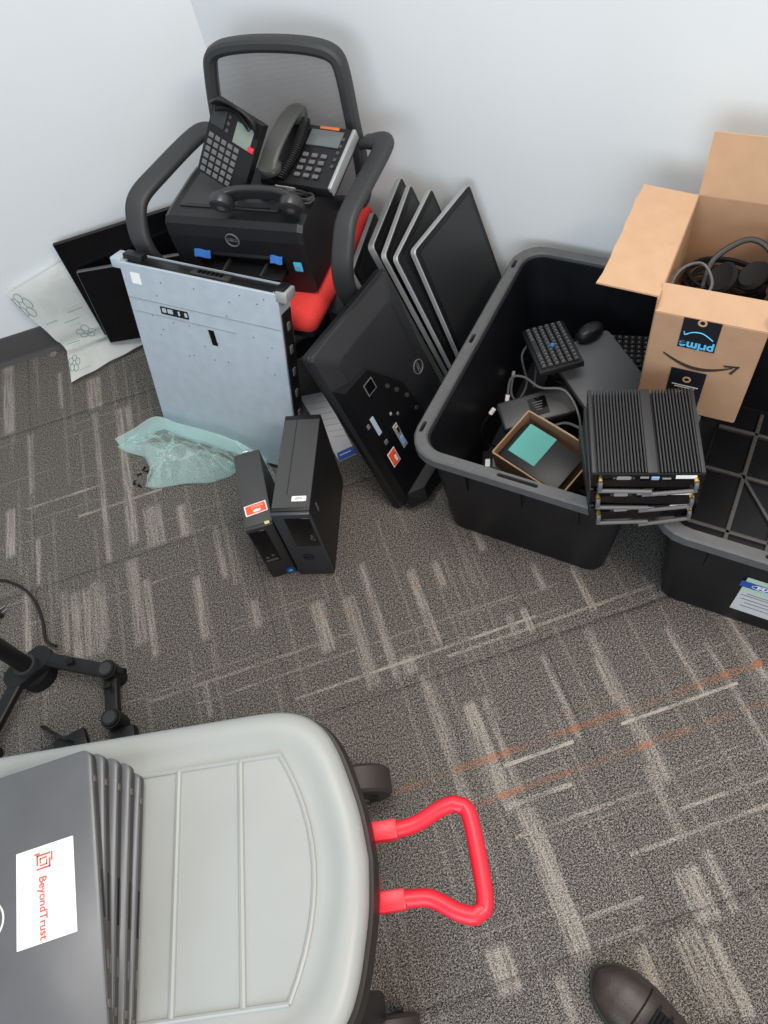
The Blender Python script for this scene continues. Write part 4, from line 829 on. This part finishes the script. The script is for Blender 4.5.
stk = plate(lp, 'sticker', mat('sticker_white', (.80, .83, .83), .45), .082, .122, T(-.0725, -.178, .0212), r=.001)
TM = T(-.004, -.018, .0012) @ R(-90, 'Z'); text('BeyondTrust', .0150, redink, stk, TM, bold=.0002)
lg = B()
for s_, w__ in ((.0088, .0022), (.0045, .0018)):
    for (a, c) in (((-s_, -s_), (s_, -s_)), ((s_, -s_), (s_, s_ * .2)), ((s_, s_), (-s_, s_)), ((-s_, s_), (-s_, -s_ * .3))): lg.box(((a[0] + c[0]) / 2, (a[1] + c[1]) / 2, 0), (abs(a[0] - c[0]) + w__, abs(a[1] - c[1]) + w__, .0004))
lg.box((.012, .004, 0), (.002, .012, .0004)); lg.box((-.009, .0115, 0), (.008, .002, .0004))
o = lg.done('sticker_logo', redink, stk); o.matrix_local = T(-.002, .040, .0013)
b = B(); b.tube([(-.158 + .026 * math.cos(k * PI / 20), -.192 + .026 * math.sin(k * PI / 20), .0212) for k in range(40)], .0013, 6, closed=True); b.done('logo_ring', white, lp)
text('DELL', .022, white, lp, T(-.158, -.192, .0216) @ R(-90, 'Z'), 'logo_lettering', bold=.0006)

# ------------------------------------------------------------------ dual monitor arm on the carpet
ma = thing('dual_monitor_stand', 'black folding dual monitor arm with round pole standing on the carpet at the left', 'monitor stand', (-.876, .948, 0))
def lk(a, c, z, wd=.034, th=.022):
    a, c = V((*a, z)), V((*c, z)); b = B(); b.strap([a, c], (-(c - a).y, (c - a).x, 0), wd, th, .006); return b
b = B(); b.cyl((0, 0, .004), (0.0, 0.0, .40), .0205, 20); b.done('pole', black, ma)
b = B(); b.prism([(x * math.cos(.45) - y * math.sin(.45), x * math.sin(.45) + y * math.cos(.45)) for x, y in rrect(.125, .062, .030, 6)], .040, .064); b.done('hub_plate', black, ma)
b = B(); b.cyl((0, 0, .0), (0, 0, .040), .045, 24); b.done('pole_foot', blackm, ma)
b = B(); b.cyl((0, 0, .064), (0, 0, .078), .027, 20); b.done('collar', dgrey, ma)
j1 = (.197, -.082); j2 = (.191, -.200)
lk((.03, .015), j1, .052).done('arm_link', black, ma); lk(j1, j2, .040).done('arm_link', black, ma)
for c, z in ((j1, .075), (j2, .062)):
    b = B(); b.cyl((*c, .004), (*c, z - .006), .024, 20); b.cyl((*c, z - .006), (*c, z), .021, 20, .019); jc = b.done('joint', black, ma); b = B(); b.cyl((*c, z), (*c, z + .0015), .015, 18); b.done('joint_cap', dgrey, jc)
for c in ((.11, -.03), (.196, -.125)): b = B(); b.box((*c, .068), (.018, .014, .012), .003); b.done('cable_clip', blackm, ma)
j3 = (-.075, -.085); lk((-.03, -.03), (-.12, -.17), .052).done('arm_link', black, ma)
b = B(); b.cyl((-.12, -.17, .004), (-.12, -.17, .075), .024, 20); b.done('joint', black, ma)
b = B(); b.tube([(.215, -.085, .055), (.235, -.098, .055)], .009, 8); b.done('tension_knob', blackm, ma)
b = B(); b.box((.205, -.245, .02), (.06, .05, .03), .006); b.done('tilt_head', black, ma)
mp = thing('mounting_plate', 'black curved mounting bracket with a pointed fin beside the grey lid', 'bracket', (-.835, .765, 0), 10)
b = B(); b.loft([[V((x, y, 0)), V((x + .012, y - .006, 0)), V((x + .010, y - .006, h)), V((x - .002, y, h))] for x, y, h in ((-.035, .055, .006), (-.02, .03, .025), (-.004, .01, .045), (.012, -.01, .05), (.028, -.03, .045))]); b.done('fin', black, mp)
b = B(); b.box((.03, -.035, .012), (.075, .05, .020), .004); b.done('plate', black, mp); b = B(); b.box((-.045, -.03, .008), (.07, .045, .012), .003); b.done('bracket_tab', dgrey, mp)
cable('cable', 'black power cord looping over the carpet from the monitor arm', [(-.822, 1.002, .02), (-.840, 1.018, .010), (-.858, 1.045, .005), (-.862, 1.09, .005), (-.872, 1.137, .005), (-.888, 1.18, .005), (-.911, 1.216, .005), (-.945, 1.25, .005), (-.985, 1.272, .005), (-1.04, 1.27, .005), (-1.08, 1.23, .005)], .0042, black, ends=())
pg = thing('power_plug', 'black power plug with metal prongs on the carpet at the left edge', 'plug', (-.972, 1.164, 0), 22)
b = B(); b.loft([[V((x, y, z + .012)) for y, z in rrect(a, c, .004, 3)] for x, a, c in ((-.04, .012, .010), (-.02, .022, .018), (-.002, .028, .020), (0, .026, .018))]); b.done('body', black, pg)
for s in (-1, 1): b = B(); b.box((.009, s * .0065, .012), (.018, .0015, .006)); b.done('prong', chrome, pg)
b = B(); b.tube(catmull([(-.04, 0, .012), (-.08, 0, .006), (-.14, .03, .005)], 5), .004, 6); b.done('cord', black, pg)

# ------------------------------------------------------------------ shoe
sh = thing('shoe', 'dark leather lace-up shoe with its rounded toe on the carpet at the bottom edge', 'shoe', (.150, -.028, 0), 0)
hd_ = V((.50, -.866, 0)); sd = V((.866, .50, 0))
def srow(t):   # t 0..1 from toe to heel: (left half width, right half width, top height)
    keys = [(0, .004, .004, .028), (.03, .024, .022, .036), (.08, .037, .034, .046), (.18, .047, .044, .056), (.32, .050, .047, .062), (.45, .046, .042, .080), (.6, .038, .036, .098), (.8, .034, .034, .105), (.95, .030, .030, .10), (1, .012, .012, .092)]
    for a, c in zip(keys, keys[1:]):
        if a[0] <= t <= c[0]: f = (t - a[0]) / (c[0] - a[0]); return [a[i] + (c[i] - a[i]) * f for i in (1, 2, 3)]
rows = []; sole = []
for k in range(41):
    t = k / 40; l, r, h = srow(t); c = hd_ * (.285 * t); rg = []
    for q in range(15):
        a = PI * q / 14; x = -math.cos(a); ww = l if x < 0 else r; rg.append(c + sd * (ww * (abs(x) ** .8) * (1 if x > 0 else -1)) + V((0, 0, .016 + (h - .016) * math.sin(a) ** .7)))
    rows.append(rg); e = .005 + .002 * (t > 0)
    l2, r2 = l + .006, r + .006; c2 = c - hd_ * (.005 if k == 0 else 0)
    sole.append([c2 - sd * l2, c2 + sd * r2, c2 + sd * r2 + V((0, 0, .018)), c2 - sd * l2 + V((0, 0, .018))])
b = B(); b.loft(rows); b.done('upper', leather, sh, 60); b = B(); b.loft(sole); b.done('sole', rubber, sh)
b = B(); b.tube([rows[int(40 * .30)][q] + V((0, 0, .0008)) for q in range(1, 14)], .0016, 6); b.done('toe_seam', blackm, sh)
b = B()
for k in range(15, 26): b.tube([rows[k][q] + V((0, 0, .002)) for q in range(5, 10)], .004, 6)
b.done('tongue', blackm, sh)
for k in (15, 18, 21, 24): b = B(); b.tube([rows[k][4] + V((0, 0, .006)), rows[k][7] + V((0, 0, .009)), rows[k][10] + V((0, 0, .006))], .0022, 6); b.done('shoelace', black, sh)
